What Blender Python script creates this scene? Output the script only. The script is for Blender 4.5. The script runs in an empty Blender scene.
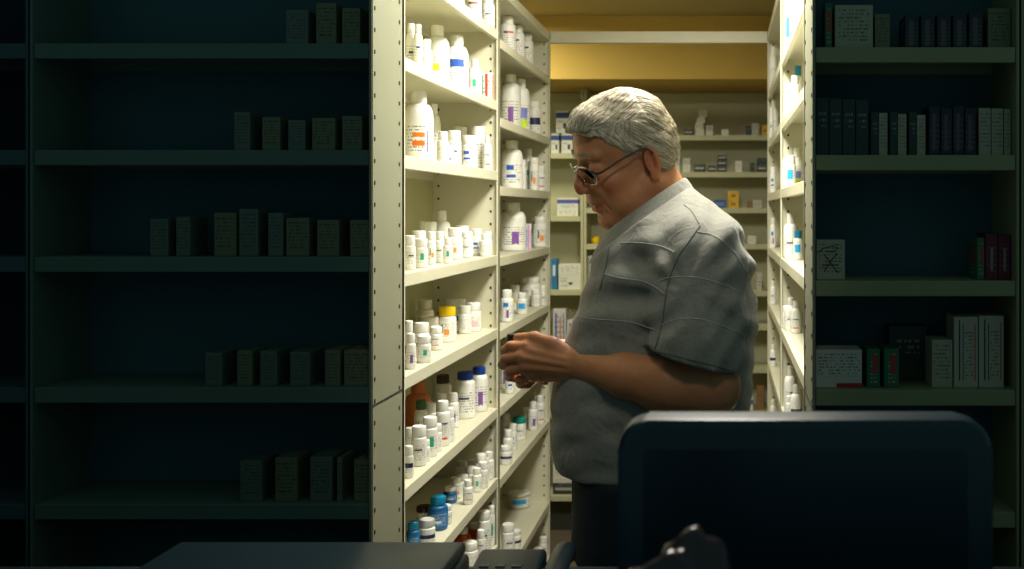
import bpy, bmesh, math, random
import numpy as np
from mathutils import Vector, Matrix
from mathutils.bvhtree import BVHTree
random.seed(7)
C = bpy.context.scene.collection
# ------------------------------------------------------------------ camera frame (level camera, lens shift = cropped photo)
F = 1080.0; CX = 724.0; HY = 210.0; CZ = 1.55
def WX(px, Y): return (px - CX) * Y / F
def WZ(py, Y): return CZ + (HY - py) * Y / F
# ------------------------------------------------------------------ materials
def new_mat(name):
    m = bpy.data.materials.new(name); m.use_nodes = True
    nt = m.node_tree; b = nt.nodes['Principled BSDF']
    return m, nt, b
def lin(c):
    return tuple((x/12.92 if x <= .04045 else ((x+.055)/1.055)**2.4) for x in [v/255 for v in c])
def paint(name, col, rough=.5, var=.06, scale=12, bump=0.0, bscale=60, metal=0, spec=.5, trans=0):
    m, nt, b = new_mat(name)
    tc = nt.nodes.new('ShaderNodeTexCoord'); nz = nt.nodes.new('ShaderNodeTexNoise')
    nz.inputs['Scale'].default_value = scale; nz.inputs['Detail'].default_value = 4
    nt.links.new(tc.outputs['Object'], nz.inputs['Vector'])
    mx = nt.nodes.new('ShaderNodeMix'); mx.data_type = 'RGBA'
    c = lin(col)
    mx.inputs['A'].default_value = tuple(max(0, v*(1-var)) for v in c)+(1,)
    mx.inputs['B'].default_value = tuple(min(1, v*(1+var)) for v in c)+(1,)
    nt.links.new(nz.outputs['Fac'], mx.inputs['Factor']); nt.links.new(mx.outputs['Result'], b.inputs['Base Color'])
    b.inputs['Roughness'].default_value = rough; b.inputs['Metallic'].default_value = metal
    b.inputs['Specular IOR Level'].default_value = spec
    if trans: b.inputs['Transmission Weight'].default_value = trans
    if bump:
        n2 = nt.nodes.new('ShaderNodeTexNoise'); n2.inputs['Scale'].default_value = bscale
        nt.links.new(tc.outputs['Object'], n2.inputs['Vector'])
        bp = nt.nodes.new('ShaderNodeBump'); bp.inputs['Strength'].default_value = bump; bp.inputs['Distance'].default_value = .003
        nt.links.new(n2.outputs['Fac'], bp.inputs['Height']); nt.links.new(bp.outputs['Normal'], b.inputs['Normal'])
    return m
M = {}
M['cream'] = paint('cream_metal', (214,210,184), .42, .04)
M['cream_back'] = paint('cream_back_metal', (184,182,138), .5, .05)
M['cream_wall'] = paint('back_unit_metal', (190,186,150), .5, .05)
M['panel_metal'] = paint('grey_panel_metal', (140,141,118), .45, .08, 5)  # greyer metal for the aisle-facing side panels, lightly mottled
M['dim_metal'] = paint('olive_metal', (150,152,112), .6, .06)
M['dim_back'] = paint('shade_back', (62,100,108), .7, .1)  # blue-dark shade of the dim shelf backs put into the colour
M['left_metal'] = paint('shaded_metal', (92,118,104), .6, .06)  # darker copy of the shelf metal, left-side dimness put into the colour
M['dark_metal'] = paint('deep_shade_metal', (66,92,96), .6, .06)  # darkest shelf metal, the fade to the far left is painted in
M['hole'] = paint('hole_dark', (40,42,30), .8)
M['ochre'] = paint('ochre_wall', (216,180,92), .8, .07, 3, .1, 200)
M['ceil'] = paint('ceiling_paint', (196,176,120), .9, .05, 3)
M['wallgrey'] = paint('grey_green_wall', (130,135,112), .85, .05, 3)
M['floor'] = paint('brown_floor', (92,80,66), .5, .15, 6)
M['shade_navy'] = paint('shade_navy', (22,44,56), .9, .1, 3)  # navy of the deep shade used as surface colour
M['tinted_plastic'] = paint('tinted_plastic', (32,58,70), .38, .05, 20)  # black plastic with the blue of the dim room put into its colour
M['black_plastic'] = paint('black_plastic', (26,42,48), .3, .05, 20)  # slight blue shade tint mixed into the black
M['screen'] = paint('dark_screen', (18,46,60), .3, .02, 5)  # screen colour carries the blue tint of the shade
M['counter'] = paint('counter_laminate', (34,50,56), .55, .1, 8)
M['white_pl'] = paint('white_plastic', (236,236,228), .35, .01)
M['cap_white'] = paint('white_cap', (240,239,230), .42, .01)
M['ivory_pl'] = paint('ivory_plastic', (228,222,200), .4, .02)
M['blue_pl'] = paint('blue_plastic', (24,64,150), .35)
M['cyan_pl'] = paint('cyan_plastic', (22,140,186), .35)
M['dkblue_pl'] = paint('blue_bottle_plastic', (30,96,150), .35)
M['teal_pl'] = paint('teal_plastic', (20,150,135), .35)
M['yellow_pl'] = paint('yellow_plastic', (244,206,20), .4)
M['brown_pl'] = paint('dark_brown_plastic', (58,36,30), .4)
M['green_pl'] = paint('green_plastic', (62,98,66), .4)
M['terra_pl'] = paint('terracotta_plastic', (210,122,70), .45)
M['black_pl'] = paint('black_cap_plastic', (20,22,24), .4)
M['foil'] = paint('clear_wrap', (205,205,200), .3)
m = paint('amber_plastic', (222,96,24), .15); M['amber'] = m; m.node_tree.nodes['Principled BSDF'].inputs['Transmission Weight'].default_value = .35
m = paint('translucent_plastic', (222,222,206), .3); M['translucent'] = m
m.node_tree.nodes['Principled BSDF'].inputs['Transmission Weight'].default_value = .25
M['lamp_metal'] = paint('lamp_housing', (225,225,220), .5)
def math_node(nt, op, a, b=None, c=None):
    n = nt.nodes.new('ShaderNodeMath'); n.operation = op
    for i, v in enumerate((a, b, c)):
        if v is None: continue
        if isinstance(v, (int, float)): n.inputs[i].default_value = v
        else: nt.links.new(v, n.inputs[i])
    return n.outputs[0]
def print_mat(name, base, blocks=(), ink=(96,96,104), lines=11, u0=.34, u1=.66, v0=.1, v1=.8, dens=.5, seed=0, glyph=70, rough=.5):
    """printed paper: unreadable rows of small print plus coloured blocks (u0,u1,v0,v1,colour) in UV space"""
    m, nt, b = new_mat(name)
    uv = nt.nodes.new('ShaderNodeUVMap'); sp = nt.nodes.new('ShaderNodeSeparateXYZ')
    nt.links.new(uv.outputs['UV'], sp.inputs[0]); U, V = sp.outputs['X'], sp.outputs['Y']
    def rect(a0,a1,c0,c1):
        r = math_node(nt,'MULTIPLY', math_node(nt,'GREATER_THAN',U,a0), math_node(nt,'LESS_THAN',U,a1))
        s = math_node(nt,'MULTIPLY', math_node(nt,'GREATER_THAN',V,c0), math_node(nt,'LESS_THAN',V,c1))
        return math_node(nt,'MULTIPLY', r, s)
    row = math_node(nt,'FLOOR', math_node(nt,'MULTIPLY',V,lines))
    fr = math_node(nt,'FRACT', math_node(nt,'MULTIPLY',V,lines))
    rowm = math_node(nt,'MULTIPLY', math_node(nt,'GREATER_THAN',fr,.3), math_node(nt,'LESS_THAN',fr,.75))
    cmb = nt.nodes.new('ShaderNodeCombineXYZ')
    nt.links.new(math_node(nt,'MULTIPLY',U,glyph), cmb.inputs[0]); nt.links.new(math_node(nt,'MULTIPLY_ADD',row,7.31,float(seed)), cmb.inputs[1])
    nz = nt.nodes.new('ShaderNodeTexNoise'); nz.inputs['Scale'].default_value = 1.0; nz.inputs['Detail'].default_value = 1
    nt.links.new(cmb.outputs[0], nz.inputs['Vector'])
    ink_m = math_node(nt,'MULTIPLY', math_node(nt,'MULTIPLY', rowm, math_node(nt,'GREATER_THAN', nz.outputs['Fac'], dens)), rect(u0,u1,v0,v1))
    cur = None
    mx = nt.nodes.new('ShaderNodeMix'); mx.data_type = 'RGBA'
    mx.inputs['A'].default_value = lin(base)+(1,); mx.inputs['B'].default_value = lin(ink)+(1,)
    nt.links.new(math_node(nt,'MULTIPLY',ink_m,.75), mx.inputs['Factor']); cur = mx.outputs['Result']
    for (a0,a1,c0,c1,col) in blocks:
        mx = nt.nodes.new('ShaderNodeMix'); mx.data_type = 'RGBA'
        nt.links.new(cur, mx.inputs['A']); mx.inputs['B'].default_value = lin(col)+(1,)
        nt.links.new(rect(a0,a1,c0,c1), mx.inputs['Factor']); cur = mx.outputs['Result']
    nt.links.new(cur, b.inputs['Base Color']); b.inputs['Roughness'].default_value = rough
    return m
WH = (238,237,228)
PM = {
 'plain': print_mat('label_plain', WH, seed=1),
 'grey': print_mat('label_grey', WH, [(.42,.58,.55,.63,(70,70,90))], seed=2),
 'orange': print_mat('label_orange', WH, [(.43,.57,.5,.62,(240,128,30)),(.43,.57,.26,.4,(240,112,20)),(.6,.615,.1,.66,(60,60,150))], seed=3),
 'orangebit': print_mat('label_orange_bit', WH, [(.47,.56,.2,.5,(244,150,60)),(.42,.45,.35,.75,(70,70,90))], seed=4),
 'bluemark': print_mat('label_blue', WH, [(.42,.53,.6,.78,(40,90,190)),(.42,.56,.3,.42,(50,90,190))], seed=5),
 'blueband': print_mat('label_blueband', WH, [(.3,.6,.7,.95,(36,86,170))], seed=6),
 'purple': print_mat('label_purple', WH, [(.46,.55,.15,.62,(130,80,160))], seed=7),
 'bluedot': print_mat('label_bluedot', WH, [(.42,.55,.72,.96,(40,120,200)),(.5,.56,.1,.55,(120,70,150))], seed=8),
 'teal': print_mat('label_teal', WH, [(.47,.6,.55,.8,(30,176,150))], seed=9),
 'red': print_mat('label_red', WH, [(.45,.6,.12,.2,(224,70,50)),(.45,.6,.72,.78,(60,60,120))], seed=10),
 'redtop': print_mat('label_redtop', WH, [(.4,.6,.78,.86,(224,70,60)),(.38,.46,.78,.86,(60,50,110))], seed=11),
 'navytop': print_mat('label_navytop', WH, [(.4,.56,.8,.87,(50,50,120)),(.35,.65,.1,.14,(50,80,140))], seed=12),
 'greenmark': print_mat('label_green', WH, [(.48,.56,.3,.75,(30,170,130))], seed=13),
 'yellow': print_mat('label_yellow', WH, [(.47,.56,.4,.6,(236,220,60)),(.38,.48,.1,.22,(110,220,110))], seed=14),
 'lime': print_mat('label_lime', WH, [(.4,.6,.05,.3,(200,226,40)),(.44,.6,.35,.7,(120,130,200))], seed=15),
 'cyan': print_mat('label_cyan', WH, [(.4,.6,.3,.85,(40,160,226))], seed=16),
 'darkband': print_mat('label_darkband', WH, [(.3,.7,.4,.7,(34,44,84))], seed=17),
 'onblue': print_mat('label_on_blue', (40,110,170), [(.42,.56,.25,.4,(220,225,230))], ink=(225,230,235), seed=18),
 'pinkish': print_mat('label_pink', WH, [(.4,.6,.1,.5,(236,180,190))], seed=19),
}
CPM = {
 'white': print_mat('carton_white', (226,224,210), u0=.1,u1=.9,v0=.1,v1=.9,glyph=20,lines=7,seed=21),
 'grey': print_mat('carton_grey', (196,194,180), u0=.1,u1=.9,v0=.1,v1=.9,glyph=16,lines=5,seed=22),
 'blueband': print_mat('carton_blueband', (222,222,212), [(0,1,.66,.9,(40,74,150)),(.55,.8,.2,.45,(60,60,66))], u0=.1,u1=.5,v0=.1,v1=.6,glyph=14,lines=7,seed=23),
 'purpleband': print_mat('carton_purple', (222,222,216), [(0,1,.5,.86,(92,80,160)),(0,.5,.5,.66,(50,110,180))], u0=.1,u1=.9,v0=.08,v1=.45,glyph=14,lines=9,seed=24),
 'black': print_mat('carton_black', (44,52,50), [(.1,.9,.35,.6,(170,172,160))], ink=(150,150,140), u0=.1,u1=.9,v0=.7,v1=.95,glyph=12,lines=6,seed=25),
 'darkgreen': print_mat('carton_darkgreen', (40,62,56), ink=(150,160,150), u0=.2,u1=.8,v0=.5,v1=.8,glyph=12,lines=9,seed=26),
 'yellow': print_mat('carton_yellow', (226,182,36), [(.3,.7,.3,.6,(150,104,20))], ink=(140,100,20), u0=.1,u1=.9,v0=.1,v1=.9,glyph=12,lines=5,seed=27),
 'blue': print_mat('carton_blue', (40,86,160), ink=(220,220,230), u0=.1,u1=.9,v0=.2,v1=.8,glyph=12,lines=4,seed=28),
 'brown': print_mat('carton_brown', (140,100,54), u0=.1,u1=.9,v0=.2,v1=.8,glyph=12,lines=4,seed=29),
 'cyan': print_mat('carton_cyan', (40,120,170), [(.3,.7,.45,.8,(220,226,230))], u0=.1,u1=.9,v0=.1,v1=.4,glyph=12,lines=8,seed=30),
 'wavy': print_mat('carton_wavy', (206,200,196), [(.15,.3,.1,.9,(84,100,170)),(.5,.62,.1,.8,(190,120,90)),(.78,.86,.2,.9,(90,110,160))], u0=.1,u1=.9,v0=.1,v1=.9,glyph=12,lines=8,seed=31),
 'animal': print_mat('carton_mark', (220,218,206), [(.45,.62,.32,.5,(60,54,60))], u0=.1,u1=.4,v0=.1,v1=.8,glyph=14,lines=6,seed=32),
 'redstripe': print_mat('carton_redstripe', WH, [(.35,.6,.05,.95,(214,70,60)),(0,.2,.05,.9,(60,150,110))], u0=.1,u1=.9,glyph=12,lines=8,seed=33),
 'magenta': print_mat('carton_magenta', (232,228,226), [(0,.45,.05,.8,(60,170,220)),(.5,.8,.0,.95,(226,150,196))], u0=.1,u1=.9,glyph=12,lines=8,seed=34),
 'redcorner': print_mat('carton_redcorner', (208,204,190), [(.45,1,0,.12,(176,40,44))], ink=(60,60,70), u0=.05,u1=.95,v0=.3,v1=.9,glyph=26,lines=12,seed=35),
 'greenred': print_mat('carton_greenred', (36,110,72), [(.4,.85,.35,.85,(170,60,50))], ink=(210,200,190), u0=.3,u1=.8,v0=.1,v1=.9,glyph=12,lines=10,seed=36),
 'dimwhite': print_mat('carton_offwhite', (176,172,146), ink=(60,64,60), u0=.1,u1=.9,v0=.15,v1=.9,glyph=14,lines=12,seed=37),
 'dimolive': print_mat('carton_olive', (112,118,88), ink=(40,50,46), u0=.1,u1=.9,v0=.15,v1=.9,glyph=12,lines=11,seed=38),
 'dimshade': print_mat('carton_shaded', (96,112,98), ink=(40,56,54), u0=.1,u1=.9,v0=.15,v1=.9,glyph=14,lines=12,seed=47),  # darker carton, dimness of the left bay is in its colour
 'maroon': print_mat('carton_maroon', (104,24,44), [(.4,.6,.2,.7,(150,130,130))], u0=.1,u1=.9,glyph=12,lines=8,seed=39),
 'upright': print_mat('carton_upright', (190,184,160), [(.2,.26,.1,.95,(50,50,60)),(.36,.4,.1,.9,(60,60,70)),(.85,.9,.1,.9,(190,90,60))], u0=.45,u1=.8,glyph=10,lines=20,seed=40),
 'darkprint': print_mat('carton_darkprint', (30,42,50), [(.3,.62,.1,.85,(96,84,88))], u0=.1,u1=.9,glyph=12,lines=9,seed=41),
}
# ------------------------------------------------------------------ helpers
def link(name, me, mat=None, parent=None):
    o = bpy.data.objects.new(name, me); C.objects.link(o)
    if mat and me is not None: me.materials.append(mat)
    if parent: o.parent = parent
    return o
def tag(o, label=None, cat=None, group=None, kind=None):
    if label: o['label'] = label
    if cat: o['category'] = cat
    if group: o['group'] = group
    if kind: o['kind'] = kind
    return o
def empty(name, loc=(0,0,0), rz=0):
    o = bpy.data.objects.new(name, None); C.objects.link(o); o.empty_display_size = .05
    o.location = loc; o.rotation_euler = (0,0,rz); return o
def bm_obj(name, bm, mat=None, parent=None, smooth=False):
    me = bpy.data.meshes.new(name)
    bmesh.ops.recalc_face_normals(bm, faces=bm.faces[:])
    bm.to_mesh(me); bm.free()
    if smooth:
        me.polygons.foreach_set('use_smooth', [True]*len(me.polygons))
    return link(name, me, mat, parent)
def add_box(bm, x0,x1,y0,y1,z0,z1, bevel=0):
    x0,x1=sorted((x0,x1)); y0,y1=sorted((y0,y1)); z0,z1=sorted((z0,z1))
    r = bmesh.ops.create_cube(bm, size=1, matrix=Matrix.Translation(((x0+x1)/2,(y0+y1)/2,(z0+z1)/2)) @ Matrix.Diagonal((x1-x0,y1-y0,z1-z0,1)))
    if bevel:
        ed = {e for v in r['verts'] for e in v.link_edges}
        bmesh.ops.bevel(bm, geom=list(ed), offset=bevel, segments=2, affect='EDGES', profile=.5)
def box(name, x0,x1,y0,y1,z0,z1, mat, parent=None, bevel=0, smooth=False):
    bm = bmesh.new(); add_box(bm,x0,x1,y0,y1,z0,z1,bevel); return bm_obj(name,bm,mat,parent,smooth)
def lathe(name, prof, seg, mat, parent=None, knurl=0, uv=False, sx=1, sy=1, sharp=35):
    """prof: (r,z) list bottom to top"""
    bm = bmesh.new(); rings = []
    for (r,z) in prof:
        ring = []
        for i in range(seg):
            a = 2*math.pi*i/seg
            rr = r*(1-(knurl if (knurl and i%2) else 0))
            ring.append(bm.verts.new((rr*math.cos(a)*sx, rr*math.sin(a)*sy, z)))
        rings.append(ring)
    for k in range(len(rings)-1):
        for i in range(seg):
            j=(i+1)%seg
            bm.faces.new((rings[k][i],rings[k][j],rings[k+1][j],rings[k+1][i]))
    if not uv:
        bm.faces.new(rings[0][::-1]); bm.faces.new(rings[-1])
    else:
        L = bm.loops.layers.uv.new('UVMap'); z0=prof[0][1]; z1=prof[-1][1]
        for f in bm.faces:
            i0 = None
            for l in f.loops:
                a = math.atan2(l.vert.co.y/sy, l.vert.co.x/sx)/(2*math.pi)
                l[L].uv = (a % 1.0, (l.vert.co.z-z0)/(z1-z0))
            us=[l[L].uv[0] for l in f.loops]
            if max(us)-min(us)>.5:
                for l in f.loops:
                    if l[L].uv[0]<.25: l[L].uv[0]+=1
    me = bpy.data.meshes.new(name)
    bmesh.ops.recalc_face_normals(bm, faces=bm.faces[:])
    bm.to_mesh(me); bm.free()
    me.polygons.foreach_set('use_smooth', [True]*len(me.polygons))
    try: me.set_sharp_from_angle(angle=math.radians(sharp))
    except Exception: pass
    return link(name, me, mat, parent)
def tube(name, pts, r, mat, parent=None, res=3, cyclic=False, taper=None):
    cu = bpy.data.curves.new(name,'CURVE'); cu.dimensions='3D'; cu.bevel_depth=r; cu.bevel_resolution=res
    s = cu.splines.new('POLY'); s.points.add(len(pts)-1); s.use_cyclic_u = cyclic
    for p,q in zip(s.points, pts): p.co=(*q,1)
    cu.use_fill_caps=True
    tmp = bpy.data.objects.new(name, cu); C.objects.link(tmp)
    dg = bpy.context.evaluated_depsgraph_get(); me = bpy.data.meshes.new_from_object(tmp.evaluated_get(dg))
    bpy.data.objects.remove(tmp); me.materials.clear()
    me.polygons.foreach_set('use_smooth',[True]*len(me.polygons))
    return link(name, me, mat, parent)
def cr(pts, n=8):
    """catmull-rom"""
    P=[Vector(p) for p in pts]; P=[P[0]*2-P[1]]+P+[P[-1]*2-P[-2]]; out=[]
    for i in range(1,len(P)-2):
        for k in range(n):
            t=k/n; a,b,c,d=P[i-1],P[i],P[i+1],P[i+2]
            out.append(.5*((2*b)+(c-a)*t+(2*a-5*b+4*c-d)*t*t+(3*b-a-3*c+d)*t*t*t))
    out.append(P[-2]); return out
# ------------------------------------------------------------------ ROOM
CEIL = 2.421
def st(o): o['kind']='structure'; return o
st(box('floor', -2.4,1.6,-.6,5.6,-.05,0, M['floor']))
st(box('ceiling', -1.6,.8,1.98,5.6,CEIL,CEIL+.05, M['ceil']))
st(box('wall_back', -1.65,.85,5.42,5.5,0,CEIL, M['cream_wall']))
# soffit: the ochre bulkhead above the far shelves
st(box('trim_1', -1.6,.8,4.85,5.42,WZ(79,4.85),CEIL, M['ochre']))
st(box('wall_left', -1.66,-1.6,1.98,5.5,0,CEIL, M['wallgrey']))
st(box('wall_right', .8,.86,1.98,5.5,0,CEIL, M['wallgrey']))
# unseen wall added above the opening to keep the aisle light in
st(box('wall_light_stop', -2.3,1.5,1.965,2.0,2.205,CEIL+.4, M['shade_navy']))
st(box('wall_light_block', -2.36,-2.3,.2,2.2,0,2.6, M['shade_navy']))  # unseen wall added to block room light from the left shelves
# ------------------------------------------------------------------ shelving
def holes(bm, pts, axis, r=.0032):
    for (x,y,z) in pts:
        if axis=='y': add_box(bm, x-r,x+r, y-.0006,y+.0006, z-r*1.3,z+r*1.3)
        else: add_box(bm, x-.0006,x+.0006, y-r,y+r, z-r*1.3,z+r*1.3)
def shelf_part(x0,x1,y0,y1,zt,root,mat,front,th=.03):
    """formed steel shelf: deck with a turned-down lip on its open side"""
    bm = bmesh.new(); t=.004
    if front=='+x': add_box(bm,x0,x1-.0115,y0,y1,zt-t,zt,0)
    elif front=='-x': add_box(bm,x0+.0115,x1,y0,y1,zt-t,zt,0)
    else: add_box(bm,x0,x1,y0+.0115,y1,zt-t,zt,0)
    if front in ('+x','-x'):
        xf = x1 if front=='+x' else x0; s = -1 if front=='+x' else 1
        add_box(bm,xf,xf+s*.012,y0,y1,zt-th,zt,.0015)
        xb = x0 if front=='+x' else x1
        add_box(bm,xb,xb-s*.004,y0,y1,zt-th,zt)
    else:
        add_box(bm,x0,x1,y0,y0+.012,zt-th,zt,.0015); add_box(bm,x0,x1,y1-.004,y1,zt-th,zt)
    return bm_obj('shelf', bm, mat, root)
def aisle_unit(side, y0, y1, rels, label, open_low=True):
    xf = -.639 if side=='L' else .16; xb = xf-.19 if side=='L' else xf+.19
    lo, hi = min(xf,xb), max(xf,xb)
    root = empty('shelving_unit', ((xf+xb)/2,(y0+y1)/2,0)); tag(root,label,'shelves')
    cx,cy = (xf+xb)/2,(y0+y1)/2
    def L(x0,x1,a,b,z0,z1): return (x0-cx,x1-cx,a-cy,b-cy,z0,z1)
    t=.006
    for yy,(a,b) in (('n',(y0,y0+t)),('f',(y1-t,y1))):
        bm=bmesh.new(); add_box(bm,*L(lo,hi,a,b,0,2.2))
        # folded front flange
        ff = (xf-.022,xf) if side=='L' else (xf,xf+.004)
        if side=='L': add_box(bm,*L(xf-.004,xf,y0 if yy=='n' else y1-.016, y0+.012 if yy=='n' else y1,0,2.2))
        else: add_box(bm,*L(xf,xf+.004,y0 if yy=='n' else y1-.016, y0+.012 if yy=='n' else y1,0,2.2))
        nf=len(bm.faces)
        if yy=='f':
            s=-1 if side=='L' else 1
            pts=[]
            for k in range(54):
                z=.25+.036*k
                pts += [(xf+s*.022-cx, y1-t-.0005-cy, z),(xb-s*.02-cx, y1-t-.0005-cy, z)]
            holes(bm,pts,'y',.0026)
        bm.faces.ensure_lookup_table()
        for f in bm.faces[nf:]: f.material_index=1
        sp=bm_obj('side_panel',bm,M['cream'],root); sp.data.materials.append(M['hole'])
    s = 1 if side=='L' else -1
    box('back_panel',*L(xb,xb+s*.004,y0+t,y1-t,0,2.2),M['cream_back'],root)
    for r in rels:
        x0,x1 = (xb+.004,xf-.001) if side=='L' else (xf+.001,xb-.004)
        q=L(x0,x1,y0+t,y1-t,0,0); shelf_part(q[0],q[1],q[2],q[3],CZ+r,root,M['cream'],'+x' if side=='L' else '-x',.027)
    q=L(lo,hi,y0,y1,2.17,2.2); box('top_panel',*q,M['cream'],root)
    return root
LN = [.508,.307,.11,-.128,-.335,-.56,-.757,-.947,-1.2,-1.44]
LF = [.49,.265,.068,-.135,-.345,-.565,-.77,-1.07,-1.27,-1.44]
RN = [.43,.25,.06,-.135,-.335,-.555,-.76,-1.0,-1.25,-1.44]
aisle_unit('L',2.152,3.066,LN,'cream steel shelving bay left of the man, nearer the counter')
aisle_unit('L',3.068,3.975,LF,'cream steel shelving bay behind the man\'s hands, far end of the left row')
aisle_unit('R',2.152,3.066,RN,'narrow-looking cream shelving bay right of the man, nearer the counter')
aisle_unit('R',3.068,3.975,RN,'cream shelving bay at the far end of the right row')
# lintel tying the rows
bm=bmesh.new(); add_box(bm,-.639,.16,3.965,3.995,WZ(43,3.97),WZ(31.5,3.97),.002); add_box(bm,-.60,-.585,3.96,3.966,WZ(40,3.97),WZ(37,3.97))
tag(bm_obj('header_beam',bm,M['cream']),'cream steel beam bridging the aisle between the two rows of shelves','beam')
# front-facing units in the dim room
def front_unit(x0,x1,rels,label,side_bright,mat,back,name='shelving_unit'):
    y0,y1=1.962,2.148
    cx,cy=(x0+x1)/2,(y0+y1)/2
    root=empty(name,(cx,cy,0)); tag(root,label,'shelves')
    for xa,s in ((x0,1),(x1,-1)):
        bm=bmesh.new(); add_box(bm,xa-cx,xa+s*.005-cx,y0-cy,y1-cy,0,2.2)
        bright = (s==side_bright)
        add_box(bm,xa-cx,xa+s*.004-cx,y0-.001-cy,y0+.006-cy,0,2.2)
        nf=len(bm.faces)
        if bright:
            pts=[]
            for k in range(50):
                z=.2+.04*k
                for yy in (y0+.016,y1-.02): pts.append((xa-s*.0006-cx,yy-cy,z))
            holes(bm,pts,'x',.0028)
            zj=WZ(398,2.05)
            add_box(bm,xa-s*.0012-cx,xa-cx,y0-cy,y1-cy,zj-.0015,zj+.0015)
        bm.faces.ensure_lookup_table()
        for f in bm.faces[nf:]: f.material_index=1
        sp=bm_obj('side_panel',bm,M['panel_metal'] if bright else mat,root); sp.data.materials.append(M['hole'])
    box('back_panel',x0+.005-cx,x1-.005-cx,y1-.008-cy,y1-.004-cy,0,2.2,back,root)
    for r in rels:
        shelf_part(x0+.006-cx,x1-.006-cx,y0+.001-cy,y1-.009-cy,CZ+r,root,mat,'-y',.028)
    box('top_panel',x0-cx,x1-cx,y0-cy,y1-cy,2.17,2.2,mat,root)
    return root
FL=[.303,.109,-.085,-.323,-.535,-.78,-1.0,-1.25,-1.45]
FR=[.296,.1,-.129,-.328,-.55,-.78,-1.0,-1.25,-1.45]
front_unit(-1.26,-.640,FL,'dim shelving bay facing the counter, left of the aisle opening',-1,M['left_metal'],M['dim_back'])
front_unit(-1.90,-1.264,FL,'darkest shelving bay facing the counter at the far left',0,M['dark_metal'],M['shade_navy'])
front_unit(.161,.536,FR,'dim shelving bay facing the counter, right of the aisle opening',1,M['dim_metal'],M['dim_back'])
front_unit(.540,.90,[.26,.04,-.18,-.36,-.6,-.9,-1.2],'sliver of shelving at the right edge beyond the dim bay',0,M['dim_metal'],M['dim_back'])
# far units
BY0,BY1=5.2,5.41
def back_unit(x0,x1,rels,label,th=.026):
    cx,cy=(x0+x1)/2,(BY0+BY1)/2
    root=empty('wall_shelving_unit',(cx,cy,0)); tag(root,label,'shelves')
    for a,b in ((x0,x0+.012),(x1-.012,x1)):
        box('side_panel',a-cx,b-cx,BY0-cy,BY1-cy,0,WZ(79,4.85)-.004,M['cream_wall'],root)
    box('back_panel',x0+.012-cx,x1-.012-cx,BY1-.006-cy,BY1-.002-cy,0,WZ(79,4.85)-.004,M['cream_wall'],root)
    for r in rels:
        shelf_part(x0+.013-cx,x1-.013-cx,BY0+.001-cy,BY1-.007-cy,CZ+r,root,M['cream_wall'],'-y',th)
    box('kick_plate',x0+.012-cx,x1-.012-cx,BY0+.03-cy,BY0+.04-cy,0,.08,M['hole'],root)
    return root
BR=[.361,.183,.01,-.164,-.39,-.554,-.76,-.97,-1.2,-1.44]
BL=[.274,-.029,-.385,-.68,-.98,-1.377]
back_unit(-.675,.24,BR,'wide cream shelving against the far wall behind the man')
back_unit(-1.25,-.678,BL,'cream shelving against the far wall, left of the man\'s face')
back_unit(.243,.79,BR,'cream shelving against the far wall hidden right of the right row')
# ------------------------------------------------------------------ bottles
placed = []   # dicts with shelf key
def make_bottle(loc, r, h, kind, capm, bodym, mark, rz, name='pill_bottle'):
    root = empty(name, loc, rz)
    if kind=='jug': ch=min(.2*h,.026); cr_=r*.55; sh=.20
    elif kind=='jar': ch=min(.26*h,.022); cr_=r*.93; sh=.05
    elif kind=='flat': ch=min(.16*h,.012); cr_=r*1.0; sh=.03
    elif kind=='tip': ch=h*.35; cr_=r*.35; sh=.12
    elif kind=='tall': ch=min(.16*h,.024); cr_=r*.74; sh=.1
    else: ch=min(.24*h,.022); cr_=r*.78; sh=.1
    hb = h-ch; nr=cr_*.9
    s0 = hb - sh*h - .003
    prof=[(r*.9,0),(r*.97,.0015),(r,.005),(r,s0)]
    for k in range(1,6):
        t=k/5; prof.append((nr+(r-nr)*math.cos(t*math.pi/2)**.8 if t<1 else nr, s0+(hb-.003-s0)*math.sin(t*math.pi/2)))
    prof.append((nr,hb+.004))
    lathe('body',prof,28,bodym,root)
    if kind=='tip':
        lathe('cap',[(r*.75,hb-.003),(r*.75,hb+ch*.2),(r*.35,hb+ch*.35),(r*.14,h-.002),(r*.08,h)],24,capm,root,knurl=.0)
    else:
        lathe('cap',[(cr_*.96,hb-.001),(cr_,hb+.001),(cr_,h-.003),(cr_*.97,h-.001),(cr_*.86,h),(cr_*.8,h-.0012)],40,capm,root,knurl=.035)
    if mark:
        l0=max(.008,hb*.08); l1=s0-.002
        if l1-l0>.008:
            lathe('paper_label',[(r+.0004,l0),(r+.0004,l1)],32,PM[mark],root,uv=True)
    return root
def unit_of(side,bay):
    return dict(side=side, y0=2.152+.010 if bay=='n' else 3.068+.010, y1=3.066-.010 if bay=='n' else 3.975-.010,
        rels=(LN if bay=='n' else LF) if side=='L' else RN)
SHELFNAME={}
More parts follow.
